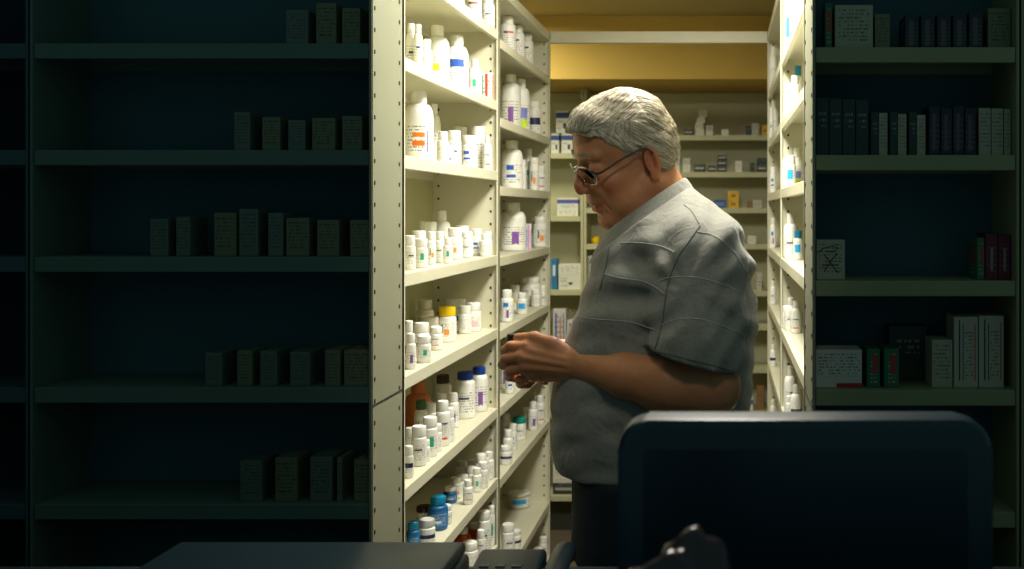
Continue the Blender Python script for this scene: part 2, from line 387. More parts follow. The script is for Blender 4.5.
def bottle(side,bay,si,px,top,w,o,kind='pack',cap='cap_white',body='white_pl',mark='plain',desc=None):
    u=unit_of(side,bay); rel=u['rels'][si]
    sgn=-1 if side=='L' else 1; xf=-.639 if side=='L' else .16
    def solve(o):
        X=xf+sgn*o; Y=F*X/(px-CX); r=w*1.07*Y/F/2; return X,Y,r
    best=None
    X0,Y0,r0=solve(o)
    o=max(o,r0+.004)
    tries=[o]
    for k in range(1,26): tries+= [o+.006*k, o-.006*k]
    for shrink in (1,.93,.86,.78,.7):
        for oo in tries:
            X,Y,r=solve(oo); r*=shrink
            if oo<r+.003 or oo>.182-r: continue
            if Y-r<u['y0'] or Y+r>u['y1']: continue
            if any(p['k']==(side,bay,si) and math.hypot(p['x']-X,p['y']-Y)<p['r']+r+.0015 for p in placed): continue
            best=(X,Y,r); break
        if best: break
    if not best:
        print('NOPLACE',side,bay,si,px,w); return
    X,Y,r=best; h=(HY-top)*Y/F-rel
    nxt=u['rels'][si-1]-rel-.034 if si>0 else (2.165-CZ-rel)
    h=max(.03,min(h,nxt))
    cam_ang=math.atan2(-Y,-X)
    rz=cam_ang-math.pi+random.uniform(-.25,.25)
    o_=make_bottle((X,Y,CZ+rel+.001),r,h,kind,M[cap],M[body],mark,rz)
    placed.append(dict(k=(side,bay,si),x=X,y=Y,r=r,px=px,o=o_,cap=cap,body=body,mark=mark,kind=kind,h=h,desc=desc))
B=bottle
# near left bay --- shelf indices: 0=A .508 ... 7=H
B('L','n',0,474,-22,14,.05,'pack',mark='redtop')
B('L','n',0,456,-40,15,.06,'pack',mark='plain')
B('L','n',0,488,-5,12,.07,'pack',mark='grey')
# B
B('L','n',1,437.5,18,22,.10,'jug',mark='yellow')
B('L','n',1,411,24,8.5,.08,'tall',mark='grey')
B('L','n',1,418,25,8,.06,'tall',mark='red')
B('L','n',1,427,40,9,.04,'pack',mark='plain')
B('L','n',1,457,36,21,.06,'jug',mark='blueband')
B('L','n',1,475,60,12.5,.03,'jug',mark='greenmark')
# C
B('L','n',2,419,92,26,.05,'jug',mark='orange')
B('L','n',2,434,94,12,.11,'jug',mark='plain')
B('L','n',2,443,132,11,.04,'pack',mark='plain')
B('L','n',2,454,131,13,.06,'jar',mark='grey')
B('L','n',2,460,127,14,.12,'jar',mark='plain')
B('L','n',2,469,136,15,.04,'jar',mark='bluemark')
B('L','n',2,478,127,14,.12,'jar',mark='plain')
B('L','n',2,487,136,11,.04,'jug',mark='red')
# D
B('L','n',3,410,236,10,.03,'jar',mark='grey')
B('L','n',3,421,239,12.5,.03,'jar',mark='greenmark')
B('L','n',3,419,231,13,.09,'jar',mark='plain')
B('L','n',3,431,232,9,.05,'pack',mark='orangebit')
B('L','n',3,440,232,9,.05,'pack',mark='grey')
B('L','n',3,428,222,17,.13,'jar',mark='plain')
B('L','n',3,441,211,18,.12,'jug',mark='plain')
B('L','n',3,455,228,14,.06,'jar',mark='orangebit')
B('L','n',3,467,232,11,.05,'jar',mark='grey')
B('L','n',3,477,229,12,.06,'pack',mark='bluemark')
B('L','n',3,462,226,13,.13,'jar',mark='plain')
B('L','n',3,485,234,9,.12,'pack',mark='plain')
# E
B('L','n',4,409,321,9,.03,'pack',mark='darkband')
B('L','n',4,411,334,9,.02,'pack',mark='purple')
B('L','n',4,421,323,15,.05,'jar',mark='grey')
B('L','n',4,424,336,13,.02,'jar',mark='greenmark')
B('L','n',4,430,317,17,.10,'jar',mark='plain')
B('L','n',4,436,327,12,.05,'jar',mark='red')
B('L','n',4,447,307,17,.06,'jar',cap='yellow_pl',mark='orangebit')
B('L','n',4,456,299,19,.12,'jar',mark='darkband')
B('L','n',4,473,303,15,.06,'jar',mark='pinkish')
B('L','n',4,425,300,16,.15,'pack',body='ivory_pl',cap='ivory_pl',mark='plain')
# F
B('L','n',5,418,383,24,.13,'jug',cap='terra_pl',body='terra_pl',mark=None,desc='terracotta-orange round tub')
B('L','n',5,443,375,15,.13,'pack',cap='brown_pl',mark='plain')
B('L','n',5,465,372,19,.06,'tall',cap='blue_pl',mark='grey')
B('L','n',5,479,367,16,.08,'tall',cap='blue_pl',mark='purple')
B('L','n',5,453,393,11,.06,'pack',mark='purple')
B('L','n',5,442,393,11,.09,'pack',mark='plain')
B('L','n',5,443,401,13,.03,'pack',mark='red')
B('L','n',5,421,400,12,.09,'pack',cap='green_pl',mark='orangebit')
B('L','n',5,431,403,12,.07,'pack',mark='yellow')
B('L','n',5,430,417,14,.03,'jar',mark='greenmark')
B('L','n',5,419,426,14,.03,'jar',mark='grey')
B('L','n',5,410,428,9,.05,'jar',mark='plain')
B('L','n',5,409,446,8,.02,'jar',mark='darkband')
# G
B('L','n',6,438,496,18,.04,'pack',cap='cyan_pl',body='dkblue_pl',mark='onblue')
B('L','n',6,450,487,13,.07,'pack',cap='cap_white',body='dkblue_pl',mark='onblue')
B('L','n',6,424,506,15,.08,'jar',cap='brown_pl',mark='plain')
B('L','n',6,427,519,15,.03,'jar',cap='foil',mark='darkband')
B('L','n',6,413,522,12,.05,'pack',cap='cyan_pl',body='dkblue_pl',mark='onblue')
B('L','n',6,456,477,12,.06,'pack',mark='orangebit')
B('L','n',6,463,475,12,.05,'pack',mark='lime')
B('L','n',6,471,467,12,.05,'jar',mark='grey')
B('L','n',6,462,461,12,.12,'pack',mark='plain')
B('L','n',6,474,460,12,.11,'jar',mark='plain')
B('L','n',6,481,454,11,.06,'jar',mark='red')
B('L','n',6,489,452,9,.10,'pack',mark='plain')
# H
B('L','n',7,476,523,20,.06,'jug',body='amber',mark=None)
B('L','n',7,484,511,12,.04,'jar',mark='grey')
B('L','n',7,491,506,10,.09,'jar',mark='greenmark')
B('L','n',7,470,542,15,.03,'jar',mark='plain')
B('L','n',7,457,549,12,.04,'jar',mark='plain')
B('L','n',7,463,528,16,.13,'jug',body='amber',mark=None)
B('L','n',5,449,408,10,.02,'jar',mark='greenmark')
B('L','n',5,436,424,11,.015,'jar',mark='plain')
B('L','n',5,424,440,11,.015,'jar',mark='purple')
B('L','n',6,446,505,11,.02,'jar',mark='grey')
B('L','n',6,468,480,9,.02,'pack',mark='red')
B('L','n',6,477,468,9,.025,'pack',mark='greenmark')
B('L','n',6,483,462,9,.03,'jar',mark='plain')
B('L','n',6,486,458,8,.04,'jar',mark='bluemark')
B('L','n',7,481,530,8,.02,'jar',mark='red')
B('L','n',4,465,306,12,.13,'jar',mark='plain')
B('L','n',3,448,238,9,.02,'pack',mark='greenmark')
B('L','n',3,488,232,9,.05,'jar',mark='grey')
B('L','n',2,450,146,9,.02,'pack',mark='bluedot')
# far left bay
B('L','f',0,508,6,14,.05,'tall',mark='redtop')
B('L','f',0,518,9,12,.05,'tall',mark='navytop')
B('L','f',0,527,16,12,.05,'tall',mark='navytop')
B('L','f',1,511,64,18,.08,'jug',mark='purple')
B('L','f',1,521,80,16,.05,'jug',mark='lime')
B('L','f',1,534,102,13,.06,'jar',mark='darkband')
B('L','f',2,512,141,20,.06,'jug',mark='bluemark')
B('L','f',2,528,149,13,.06,'jug',mark='teal')
B('L','f',2,540,166,10,.05,'jar',mark='red')
B('L','f',3,513,203,24,.06,'jug',mark='purple')
B('L','f',3,540,217,16,.05,'jar',mark='orangebit')
B('L','f',4,507,290,12,.03,'pack',mark='bluedot')
B('L','f',4,515,285,11,.08,'pack',mark='yellow')
B('L','f',4,522,293,10,.03,'pack',mark='cyan')
B('L','f',4,530,277,20,.07,'jar',mark='plain')
B('L','f',4,543,286,8,.05,'jar',mark='grey')
B('L','f',5,506,350,12,.05,'jar',mark='purple')
B('L','f',5,515,358,11,.04,'jar',mark='grey')
B('L','f',5,525,352,11,.07,'jar',mark='plain')
B('L','f',5,536,350,11,.05,'jar',mark='plain')
B('L','f',6,519,417,13,.05,'jar',cap='teal_pl',mark='grey')
B('L','f',6,506,414,10,.10,'pack',mark='red')
B('L','f',6,508,430,10,.03,'pack',mark='grey')
B('L','f',6,527,408,10,.06,'pack',mark='red')
B('L','f',6,535,392,11,.08,'tip',mark='redtop')
B('L','f',6,506,446,11,.015,'jar',mark='darkband')
B('L','f',7,519,492,21,.10,'flat',body='translucent',mark='cyan')
B('L','f',7,508,524,12,.03,'jar',mark='grey')
B('L','f',7,515,530,11,.02,'jar',mark='darkband')
B('L','f',8,543,537,8,.05,'jar',mark='red')
B('L','f',8,538,548,10,.05,'jar',mark='grey')
B('L','f',5,510,362,9,.02,'pack',mark='bluemark')
B('L','f',5,520,356,10,.03,'jar',mark='red')
B('L','f',5,530,350,9,.03,'jar',mark='cyan')
B('L','f',6,512,424,9,.04,'jar',mark='bluemark')
B('L','f',6,533,402,9,.03,'pack',mark='purple')
B('L','f',6,540,396,9,.06,'pack',mark='red')
B('L','f',3,527,228,10,.10,'jar',mark='plain')
B('L','f',2,534,158,9,.03,'jar',mark='orangebit')
B('L','f',2,521,160,9,.03,'jar',mark='pinkish')
B('L','f',4,536,290,9,.03,'jar',mark='plain')
B('R','n',4,786,306,7,.012,'jar',mark='plain')
B('R','n',2,791,156,9,.03,'jar',mark='cyan')
B('R','n',1,795,76,9,.03,'pack',mark='grey')
B('R','n',1,788,92,8,.02,'jar',mark='plain')
B('R','n',5,799,388,9,.04,'jug',mark='bluemark')
B('R','n',4,799,312,9,.05,'jar',mark='red')
B('R','n',2,784,166,6,.01,'jar',mark='grey')
B('R','n',3,794,226,9,.06,'jug',mark='plain')
# right row (only the slice the photo shows)
B('R','n',0,790,-24,10,.035,'jug',mark='cyan')
B('R','n',0,797,-40,13,.05,'jug',mark='plain')
B('R','n',1,798,57,11,.05,'jug',cap='cyan_pl',mark='bluemark')
B('R','n',1,789,84,9,.04,'pack',mark='plain')
B('R','n',1,792,98,8,.04,'pack',mark='grey')
B('R','n',2,797,148,12,.05,'jug',mark='lime')
B('R','n',2,786,160,9,.05,'jar',mark='plain')
B('R','n',3,791,214,14,.06,'jug',mark='grey')
B('R','n',3,798,231,9,.04,'pack',mark='cyan',cap='cyan_pl')
B('R','n',4,791,298,13,.05,'jug',mark='grey')
B('R','n',4,796,301,11,.06,'jug',mark='red')
B('R','n',5,791,366,13,.06,'jug',mark='red')
B('R','n',5,796,385,11,.05,'jug',mark='darkband')
B('R','n',5,789,396,8,.03,'pack',mark='plain')
B('R','f',0,773,47,7,.04,'jug',mark='plain')
B('R','f',1,774,97,8,.05,'jug',mark='plain')
B('R','f',1,771.5,108,4.5,.04,'pack',mark='grey')
B('R','f',2,773,167,8,.05,'jar',mark='bluemark')
B('R','f',3,773,218,8,.05,'jug',mark='bluedot')
B('R','f',3,772,226,6,.03,'pack',mark='plain')
B('R','f',4,773,281,7,.05,'jug',mark='grey')
B('R','f',5,773,345,8,.05,'jug',mark='darkband')
B('R','f',6,773,400,8,.05,'jug',mark='plain')
# ------------------------------------------------------------------ cartons
def carton(x0,x1,y0,y1,z0,z1,pm,label,cat='box',group=None,name='carton',rz=0,dots=None):
    cx,cy=(x0+x1)/2,(y0+y1)/2; w,d,h=x1-x0,y1-y0,z1-z0
    bm=bmesh.new(); add_box(bm,-w/2,w/2,-d/2,d/2,0,h,min(.0012,w*.06))
    L=bm.loops.layers.uv.new('UVMap')
    for f in bm.faces:
        n=f.normal
        f.normal_update(); n=f.normal
        for l in f.loops:
            c=l.vert.co
            if abs(n.y)>.8: uvv=((c.x+w/2)/w*(1 if n.y<0 else 1), c.z/h)
            elif abs(n.x)>.8: uvv=((c.y+d/2)/d, c.z/h)
            else: uvv=(.02,.02)
            l[L].uv=uvv
    o=bm_obj(name,bm,CPM[pm]); o.location=(cx,cy,z0+.0003); o.rotation_euler=(0,0,rz)
    tag(o,label,cat,group); 
    # closing flap seam on the top
    return o
ci=[]
def bc(x0,x1,top,rel,pm,label,grp,o=.02,d=.07,bot=None,rz=0,fy=BY0):
    """carton on a far shelf; pixel extents at its own front"""
    Y=fy+o; z0=CZ+rel if bot is None else bot
    z1=WZ(top,Y)
    return carton(WX(x0,Y),WX(x1,Y),Y,Y+d,z0,max(z1,z0+.012),pm,label,'box',grp,rz=rz)
def stack(x0,x1,tops,rel,pms,labels,grp,o=.03,d=.07,dx=0):
    z=CZ+rel; Y=BY0+o
    for k,(t,pm,lb) in enumerate(zip(tops,pms,labels)):
        z1=WZ(t,Y); sh=dx[k] if dx else 0
        carton(WX(x0+sh,Y),WX(x1+sh,Y),Y,Y+d,z,z1-.0006,pm,lb,'box',grp); z=z1
g1='small cartons on the top far shelf'
bc(664,677,126,.361,'grey','grey carton beside the hair on the top far shelf',g1)
bc(684,693,129,.361,'black','low black box on the top far shelf, left of the tall stack',g1)
stack(695.5,704,[129,123.5,117.3,110],.361,['white','white','white','white'],
 ['bottom carton of the leaning stack of four on the top far shelf','second carton up in the leaning stack of four','third carton up in the leaning stack of four','topmost carton of the leaning stack of four'],g1,dx=[0,-.6,1,3])
stack(706,713,[131,125],.361,['white','grey'],['lower of two white cartons right of the leaning stack','upper of two white cartons right of the leaning stack'],g1)
bc(721.5,728.5,129.5,.361,'white','single low white carton alone on the top far shelf',g1)
bc(746,751,126,.361,'darkgreen','olive upright carton near the right end of the top far shelf',g1)
bc(752,759,123,.361,'grey','taller grey carton near the right end of the top far shelf',g1)
bc(762,768,125,.361,'yellow','yellow carton at the right end of the top far shelf',g1)
g2='small cartons on the second far shelf'
stack(672,680,[165.5,158,151.5],.183,['white','grey','white'],['bottom carton of three stacked behind the collar','middle carton of three stacked behind the collar','top carton of three stacked behind the collar'],g2)
stack(683,690.5,[164.5,158],.183,['white','grey'],['lower carton of a pair, second far shelf, right of the stack of three','upper carton of a pair, second far shelf, right of the stack of three'],g2)
bc(694,705,164,.183,'black','low black box on the second far shelf, right of the white pair',g2)
bc(708,716,165.5,.183,'black','flat black and white box just left of the black stack',g2)
stack(717,726.5,[166,160,155],.183,['black','black','black'],['bottom box of the black stack on the second far shelf','middle box of the black stack on the second far shelf','top box of the black stack on the second far shelf'],g2,dx=[0,0,.6])
bc(735.5,742,161,.183,'white','slim upright white carton alone on the second far shelf',g2)
bc(750,755,163,.183,'darkgreen','narrow dark green carton near the right end of the second far shelf',g2)
stack(757,767,[164,158],.183,['black','darkgreen'],['lower black box at the right end of the second far shelf','upper dark box at the right end of the second far shelf'],g2)
g3='small cartons on the third far shelf'
bc(714,726,200,.01,'blue','blue carton beside the yellow pair on the third far shelf',g3)
stack(728,739,[199.5,191],.01,['yellow','yellow'],['lower yellow carton on the third far shelf','upper yellow carton on the third far shelf'],g3)
bc(747.5,752,201,.01,'brown','small brown carton on the third far shelf',g3)
bc(753,762,200,.01,'grey','low white carton right of the brown one on the third far shelf',g3)
bc(748,756,236,-.164,'white','white carton on the fourth far shelf, beside the man\'s shoulder','cartons low on the far shelves')
bc(757,762,273,-.39,'grey','grey carton on the far shelf beside the man\'s upper back','cartons low on the far shelves')
bc(738,753,398,-.97,'purpleband','white carton behind the man\'s lower back','cartons low on the far shelves')
bc(757,764,386,-.97,'brown','tall brown carton low on the far shelves by the right row','cartons low on the far shelves',d=.1)
# behind the face
bc(585,592,206,.01,'black','dark box behind the nose and mouth','cartons behind the face')
tag(lathe('pill_bottle',[(.012,0),(.02,.002),(.023,.01),(.023,.028),(.014,.034)],20,M['yellow_pl']),'small yellow tub on the far shelf before the chin','tub').location=(WX(596,5.3),5.27,CZ-.164)
bc(587,603,256,-.39,'grey','tall grey carton on the far shelf left of the chest','cartons behind the face')
# left far section
g4='blue-banded cartons left of the forehead'
stack(551,559,[133.5],.274,['blueband'],['blue-banded carton at the left of the bottom pair'],g4)
bc(561.5,572.5,133.5,.274,'blueband','blue-banded carton at the right of the bottom pair, nearest the forehead',g4,o=.03)
Y=BY0+.03; carton(WX(556,Y),WX(569,Y),Y,Y+.07,WZ(133.2,Y),WZ(110.5,Y),'blueband','blue-banded carton resting on top of the pair','box',g4)
stack(557,578,[209,198],-.029,['white','purpleband'],['lower white carton under the purple-banded one','purple-banded white carton below eye level on the left far shelf'],'cartons left of the mouth')
bc(551,557,259,-.385,'cyan','upright blue carton beside the pair of white cartons','cartons left of the chest')
stack(558.5,581,[275,264],-.385,['animal','white'],['lower white carton with a dark mark, left of the chest','upper white carton, left of the chest'],'cartons left of the chest')
bc(553,566,309,-.68,'wavy','tall carton with wavy coloured print above the hands','cartons left of the chest',bot=CZ-.68)
bc(567,582,320,-.68,'wavy','shorter carton with wavy coloured print above the wrist','cartons left of the chest')
stack(553,574,[483,478,464,452,447],-1.377,['black','white','white','grey','white'],['dark carton at the bottom of the low far stack','second carton up in the low far stack beside the trousers','third carton up in the low far stack','fourth carton up in the low far stack','top carton of the low far stack beside the shirt hem'],'cartons stacked low on the far left shelf',d=.1)
# cartons on the aisle row
def aisle_carton(bay,si,px,w,top,o,pm,label):
    u=unit_of('L',bay); X=-.639-o; Y=F*X/(px-CX); ww=w*Y/F; z0=CZ+u['rels'][si]; z1=WZ(top,Y)
    placed.append(dict(k=('L',bay,si),x=X,y=Y,r=ww/2,px=px,o=None))
    carton(X-ww/2,X+ww/2,Y-.012,Y+.012,z0,z1,pm,label,'box')
aisle_carton('n',1,487.5,11,73,.03,'redstripe','white carton with a red stripe at the end of the second shelf, nearer bay')
aisle_carton('f',3,528,7,224,.03,'magenta','slim carton in cyan and pink between two white bottles, far bay')
# clear stacked jar things are covered by the bottles above
def fc(x0,x1,top,rel,pm,label,grp=None,o=.03,d=.07,name='carton',Yf=1.962):
    Y=Yf+o; lo_,hi_=((.169,.529) if x0>812 else (-9,-.648))
    return carton(max(WX(x0,Y),lo_),min(WX(x1,Y),hi_),Y,Y+d,CZ+rel,WZ(top,Y),pm,label,'box',grp,name=name)
g='cartons on the dim right shelves'
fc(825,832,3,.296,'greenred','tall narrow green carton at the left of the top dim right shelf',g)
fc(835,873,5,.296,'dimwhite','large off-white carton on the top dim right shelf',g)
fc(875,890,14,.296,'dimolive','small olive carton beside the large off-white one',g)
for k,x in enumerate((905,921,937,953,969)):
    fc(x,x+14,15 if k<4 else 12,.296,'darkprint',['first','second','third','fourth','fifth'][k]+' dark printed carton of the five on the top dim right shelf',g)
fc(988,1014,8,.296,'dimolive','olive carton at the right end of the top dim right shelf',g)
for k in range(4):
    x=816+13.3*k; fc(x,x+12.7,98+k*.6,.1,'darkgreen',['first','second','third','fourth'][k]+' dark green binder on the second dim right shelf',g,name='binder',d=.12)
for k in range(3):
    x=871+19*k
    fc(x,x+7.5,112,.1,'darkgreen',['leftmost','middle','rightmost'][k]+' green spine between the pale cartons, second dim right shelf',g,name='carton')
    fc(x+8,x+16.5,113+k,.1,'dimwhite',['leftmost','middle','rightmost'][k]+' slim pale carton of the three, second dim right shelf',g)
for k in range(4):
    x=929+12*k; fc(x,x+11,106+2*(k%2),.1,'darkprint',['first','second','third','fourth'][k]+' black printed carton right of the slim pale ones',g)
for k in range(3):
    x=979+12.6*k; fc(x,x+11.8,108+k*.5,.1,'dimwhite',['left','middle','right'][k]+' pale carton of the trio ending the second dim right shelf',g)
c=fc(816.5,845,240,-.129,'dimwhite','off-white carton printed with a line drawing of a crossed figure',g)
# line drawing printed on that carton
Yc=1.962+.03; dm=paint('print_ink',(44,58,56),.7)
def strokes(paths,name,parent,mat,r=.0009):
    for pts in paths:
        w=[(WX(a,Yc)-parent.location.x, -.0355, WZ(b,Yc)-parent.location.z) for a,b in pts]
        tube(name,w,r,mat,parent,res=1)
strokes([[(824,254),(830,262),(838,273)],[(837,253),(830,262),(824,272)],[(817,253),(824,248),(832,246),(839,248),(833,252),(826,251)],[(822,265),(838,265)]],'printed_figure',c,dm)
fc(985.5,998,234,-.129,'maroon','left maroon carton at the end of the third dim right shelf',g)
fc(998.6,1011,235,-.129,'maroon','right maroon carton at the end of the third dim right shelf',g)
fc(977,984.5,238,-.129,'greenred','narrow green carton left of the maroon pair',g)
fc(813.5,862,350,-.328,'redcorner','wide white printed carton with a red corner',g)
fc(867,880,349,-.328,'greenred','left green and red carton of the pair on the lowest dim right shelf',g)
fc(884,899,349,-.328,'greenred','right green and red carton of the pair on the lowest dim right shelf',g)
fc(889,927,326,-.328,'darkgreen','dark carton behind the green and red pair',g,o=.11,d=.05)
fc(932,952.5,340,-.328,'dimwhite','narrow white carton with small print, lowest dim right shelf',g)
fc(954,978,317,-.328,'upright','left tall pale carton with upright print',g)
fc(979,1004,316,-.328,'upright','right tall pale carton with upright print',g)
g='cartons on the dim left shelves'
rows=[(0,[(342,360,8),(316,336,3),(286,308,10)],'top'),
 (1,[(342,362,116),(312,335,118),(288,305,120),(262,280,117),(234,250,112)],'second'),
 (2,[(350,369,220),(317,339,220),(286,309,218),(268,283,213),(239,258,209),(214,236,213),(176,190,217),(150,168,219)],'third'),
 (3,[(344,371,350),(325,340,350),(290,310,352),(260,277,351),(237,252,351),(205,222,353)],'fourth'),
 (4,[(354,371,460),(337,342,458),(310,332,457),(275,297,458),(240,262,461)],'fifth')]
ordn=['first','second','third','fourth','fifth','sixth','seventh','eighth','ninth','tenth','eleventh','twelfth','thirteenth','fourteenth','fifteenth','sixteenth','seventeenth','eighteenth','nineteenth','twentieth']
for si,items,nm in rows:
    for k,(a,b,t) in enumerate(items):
        pm=['dimshade','dimolive','dimshade'][(k+si)%3] if k>1 else 'dimolive'
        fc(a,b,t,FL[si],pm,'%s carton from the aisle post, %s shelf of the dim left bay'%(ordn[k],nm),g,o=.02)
# ------------------------------------------------------------------ bottle labels
names_n={'L':{'n':'nearer left bay','f':'far left bay'},'R':{'n':'nearer right bay','f':'far right bay'}}
capn={'cap_white':'white','blue_pl':'blue','cyan_pl':'cyan','teal_pl':'teal','yellow_pl':'yellow','brown_pl':'brown','green_pl':'green','ivory_pl':'ivory','foil':'pale','terra_pl':'orange'}
markn={'plain':'','grey':'','orange':'orange blocks, ','orangebit':'orange mark, ','bluemark':'blue marks, ','blueband':'blue band, ','purple':'purple print, ','bluedot':'blue dot, ','teal':'teal square, ','red':'red line, ','redtop':'red line, ','navytop':'navy line, ','greenmark':'green mark, ','yellow':'yellow dot, ','lime':'lime patch, ','cyan':'blue patch, ','darkband':'dark band, ','onblue':'','pinkish':'pink patch, '}
bodyn={'white_pl':'white','ivory_pl':'ivory','dkblue_pl':'blue','amber':'amber','translucent':'translucent','terra_pl':'terracotta'}
keys={}
for p in placed: keys.setdefault(p['k'],[]).append(p)
shn=['top','second','third','fourth','fifth','sixth','seventh','eighth','ninth']
for k,ps in keys.items():
    bs=sorted([p for p in ps if p['o']],key=lambda p:p['px'])
    for i,p in enumerate(bs):
        kindn={'jug':'shouldered bottle','jar':'wide-mouth bottle','flat':'tub','tip':'nozzle bottle','tall':'tall bottle','pack':'bottle'}[p['kind']]
        where='%s from left, %s shelf, %s'%(ordn[i],shn[k[2]],names_n[k[0]][k[1]])
        tag(p['o'],'%s %s, %s cap, %s%s'%(bodyn[p['body']],kindn,capn[p['cap']],markn.get(p['mark'] or '',''),where),'bottle',
            'bottles on the %s shelf of the %s'%(shn[k[2]],names_n[k[0]][k[1]]))
# ------------------------------------------------------------------ counter and what stands on it
CT=.99
root=empty('service_counter',(-.6,1.2,0)); tag(root,'dark service counter below the monitor, seen only at the bottom edge','counter')
box('worktop',-1.5,1.7,-.25,.5,CT-.04,CT,M['counter'],root,.004)
box('front_panel',-1.45,1.65,.40,.42,0,CT-.04,M['counter'],root)
box('raised_ledge',-1.5,1.7,-.5,-.26,1.16,1.2,M['counter'],root,.004)
box('ledge_panel',-1.5,1.7,-.3,-.27,0,1.16,M['counter'],root)
# monitor
root=empty('monitor',(.08,1.08,CT)); tag(root,'black flat computer monitor with rounded top corners in front of the man','monitor')
x0,x1=WX(619,1.07),WX(990,1.07); zt=WZ(421,1.058)-CT
cx=(x0+x1)/2-.08
def rounded_slab(w,z0,z1,y0,y1,r,bev):
    bm=bmesh.new(); pts=[]
    for (sx,sz,a0) in ((1,1,0),(-1,1,90),(-1,-1,180),(1,-1,270)):
        for k in range(7):
            a=math.radians(a0+90*k/6)
            pts.append(((w/2-r)*sx+r*math.cos(a),(z0+r if sz<0 else z1-r)+r*math.sin(a)))
    v0=[bm.verts.new((a,y0,b)) for a,b in pts]; v1=[bm.verts.new((a,y1,b)) for a,b in pts]
    f0=bm.faces.new(v0); f1=bm.faces.new(v1[::-1])
    n=len(pts)
    for i in range(n): bm.faces.new((v0[i],v0[(i+1)%n],v1[(i+1)%n],v1[i]))
    ed=list(f0.edges)+list(f1.edges)
    bmesh.ops.bevel(bm,geom=ed,offset=bev,segments=4,affect='EDGES',profile=.5)
    return bm
bm=rounded_slab(x1-x0,.055,zt,-.022,.028,.028,.009)
o=bm_obj('casing',bm,M['tinted_plastic'],root,True); o.location=(cx,0,0)
bm=rounded_slab(x1-x0-.05,.085,zt-.028,-.0235,-.0215,.004,.0005)
o=bm_obj('screen',bm,M['screen'],root); o.location=(cx,0,0)
bm=rounded_slab(x1-x0-.12,.11,zt-.05,.028,.06,.02,.01)
o=bm_obj('rear_housing',bm,M['black_plastic'],root,True); o.location=(cx,0,0)
bm=bmesh.new(); add_box(bm,cx-.03,cx+.03,.03,.05,.01,.16,.004); bm_obj('stand_neck',bm,M['black_plastic'],root)
lathe('stand_base',[(.11,0),(.115,.004),(.11,.01),(.03,.016)],40,M['black_plastic'],root,sy=.75).location=(cx,.03,.0005)
# flatbed scanner
root=empty('scanner',(-.61,1.5,CT)); tag(root,'flat black scanner at the bottom left on the dark counter','scanner')
bm=bmesh.new(); add_box(bm,-.225,.222,-.14,.15,0.0005,.036,.006); bm_obj('casing',bm,M['black_plastic'],root,True)
bm=bmesh.new(); add_box(bm,-.22,.217,-.135,.148,.0365,.055,.006); bm_obj('lid',bm,M['black_plastic'],root,True)
bm=bmesh.new(); add_box(bm,.1,.2,-.1415,-.139,.012,.026,.0008); bm_obj('button_panel',bm,M['tinted_plastic'],root)
# desk phone
root=empty('desk_phone',(-.322,1.585,CT)); root.scale=(1,1,.66); tag(root,'black desk phone between the scanner and the monitor, mostly out of frame','phone')
bm=bmesh.new(); add_box(bm,-.052,.05,-.08,.08,.0005,.06,.008)
for v in bm.verts:
    if v.co.z>.03: v.co.z-= .022*(.08-v.co.y)/.16
bm_obj('base',bm,M['black_plastic'],root,True)
pts=cr([(.075,-.09,.03),(.078,-.08,.052),(.08,-.03,.062),(.08,.03,.064),(.078,.08,.056),(.075,.09,.03)],5)
tube('handset',pts,.017,M['black_plastic'],root,4)
bm=bmesh.new()
for i in range(3):
    for j in range(4): add_box(bm,-.04+i*.024,-.025+i*.024,-.06+j*.022,-.047+j*.022,.03+j*.003,.0445+j*.003,.002)
bm_obj('keypad',bm,M['tinted_plastic'],root)
# crumpled dark bag on the ledge, bottom edge of the frame
M['bag']=paint('glossy_dark_plastic',(64,50,56),.22,.3,30)
def lump(name,c,r,mat,seed,parent=None,sub=4,amp=.22):
    bm=bmesh.new(); bmesh.ops.create_icosphere(bm,subdivisions=sub,radius=1)
    from mathutils import noise
    for v in bm.verts:
        n=noise.noise(v.co*1.7+Vector((seed,0,0)))+.5*abs(noise.noise(v.co*4+Vector((0,seed,0))))
        v.co*= 1+amp*n
        v.co=Vector((v.co.x*r[0],v.co.y*r[1],max(v.co.z*r[2],-r[2]*.8)))
    o=bm_obj(name,bm,mat,parent,True); o.location=c; return o
b=lump('plastic_bag',(WX(684,.82),.82,1.2+.0405),(.046,.04,.050),M['bag'],3.3,amp=.5)
tag(b,'crumpled glossy dark plastic bag at the bottom edge below the monitor','bag')
# ledge position: it lies at Y .7-.94
# ------------------------------------------------------------------ lamps
def troffer(x,y,w,l,label):
    root=empty('ceiling_light',(x,y,CEIL)); tag(root,label,'light')
    bm=bmesh.new(); add_box(bm,-w/2-.02,w/2+.02,-l/2-.02,l/2+.02,-.03,-.0005,.003); bm_obj('housing',bm,M['lamp_metal'],root)
    m,nt,b=new_mat('lamp_diffuser'); b.inputs['Emission Color'].default_value=(1,.93,.72,1); b.inputs['Emission Strength'].default_value=1.5
    bm=bmesh.new(); add_box(bm,-w/2,w/2,-l/2,l/2,-.038,-.031); bm_obj('diffuser',bm,m,root)
    return root
def area(name,loc,sx,sy,power,col,spread=180):
    l=bpy.data.lights.new(name,'AREA'); l.shape='RECTANGLE'; l.size=sx; l.size_y=sy; l.energy=power; l.color=col
    l.spread=math.radians(spread)
    o=bpy.data.objects.new(name,l); C.objects.link(o); o.location=loc; return o
troffer(-.08,2.42,.3,.85,'ceiling light panel above the man in the aisle')
area('aisle_light',(-.08,2.42,CEIL-.045),.3,.85,39,(1,.97,.86))
troffer(-1.2,4.35,.3,.6,'ceiling light panel beyond the shelves before the far wall')
area('far_light',(-1.2,4.35,CEIL-.045),.3,.5,20,(.98,.95,.70))
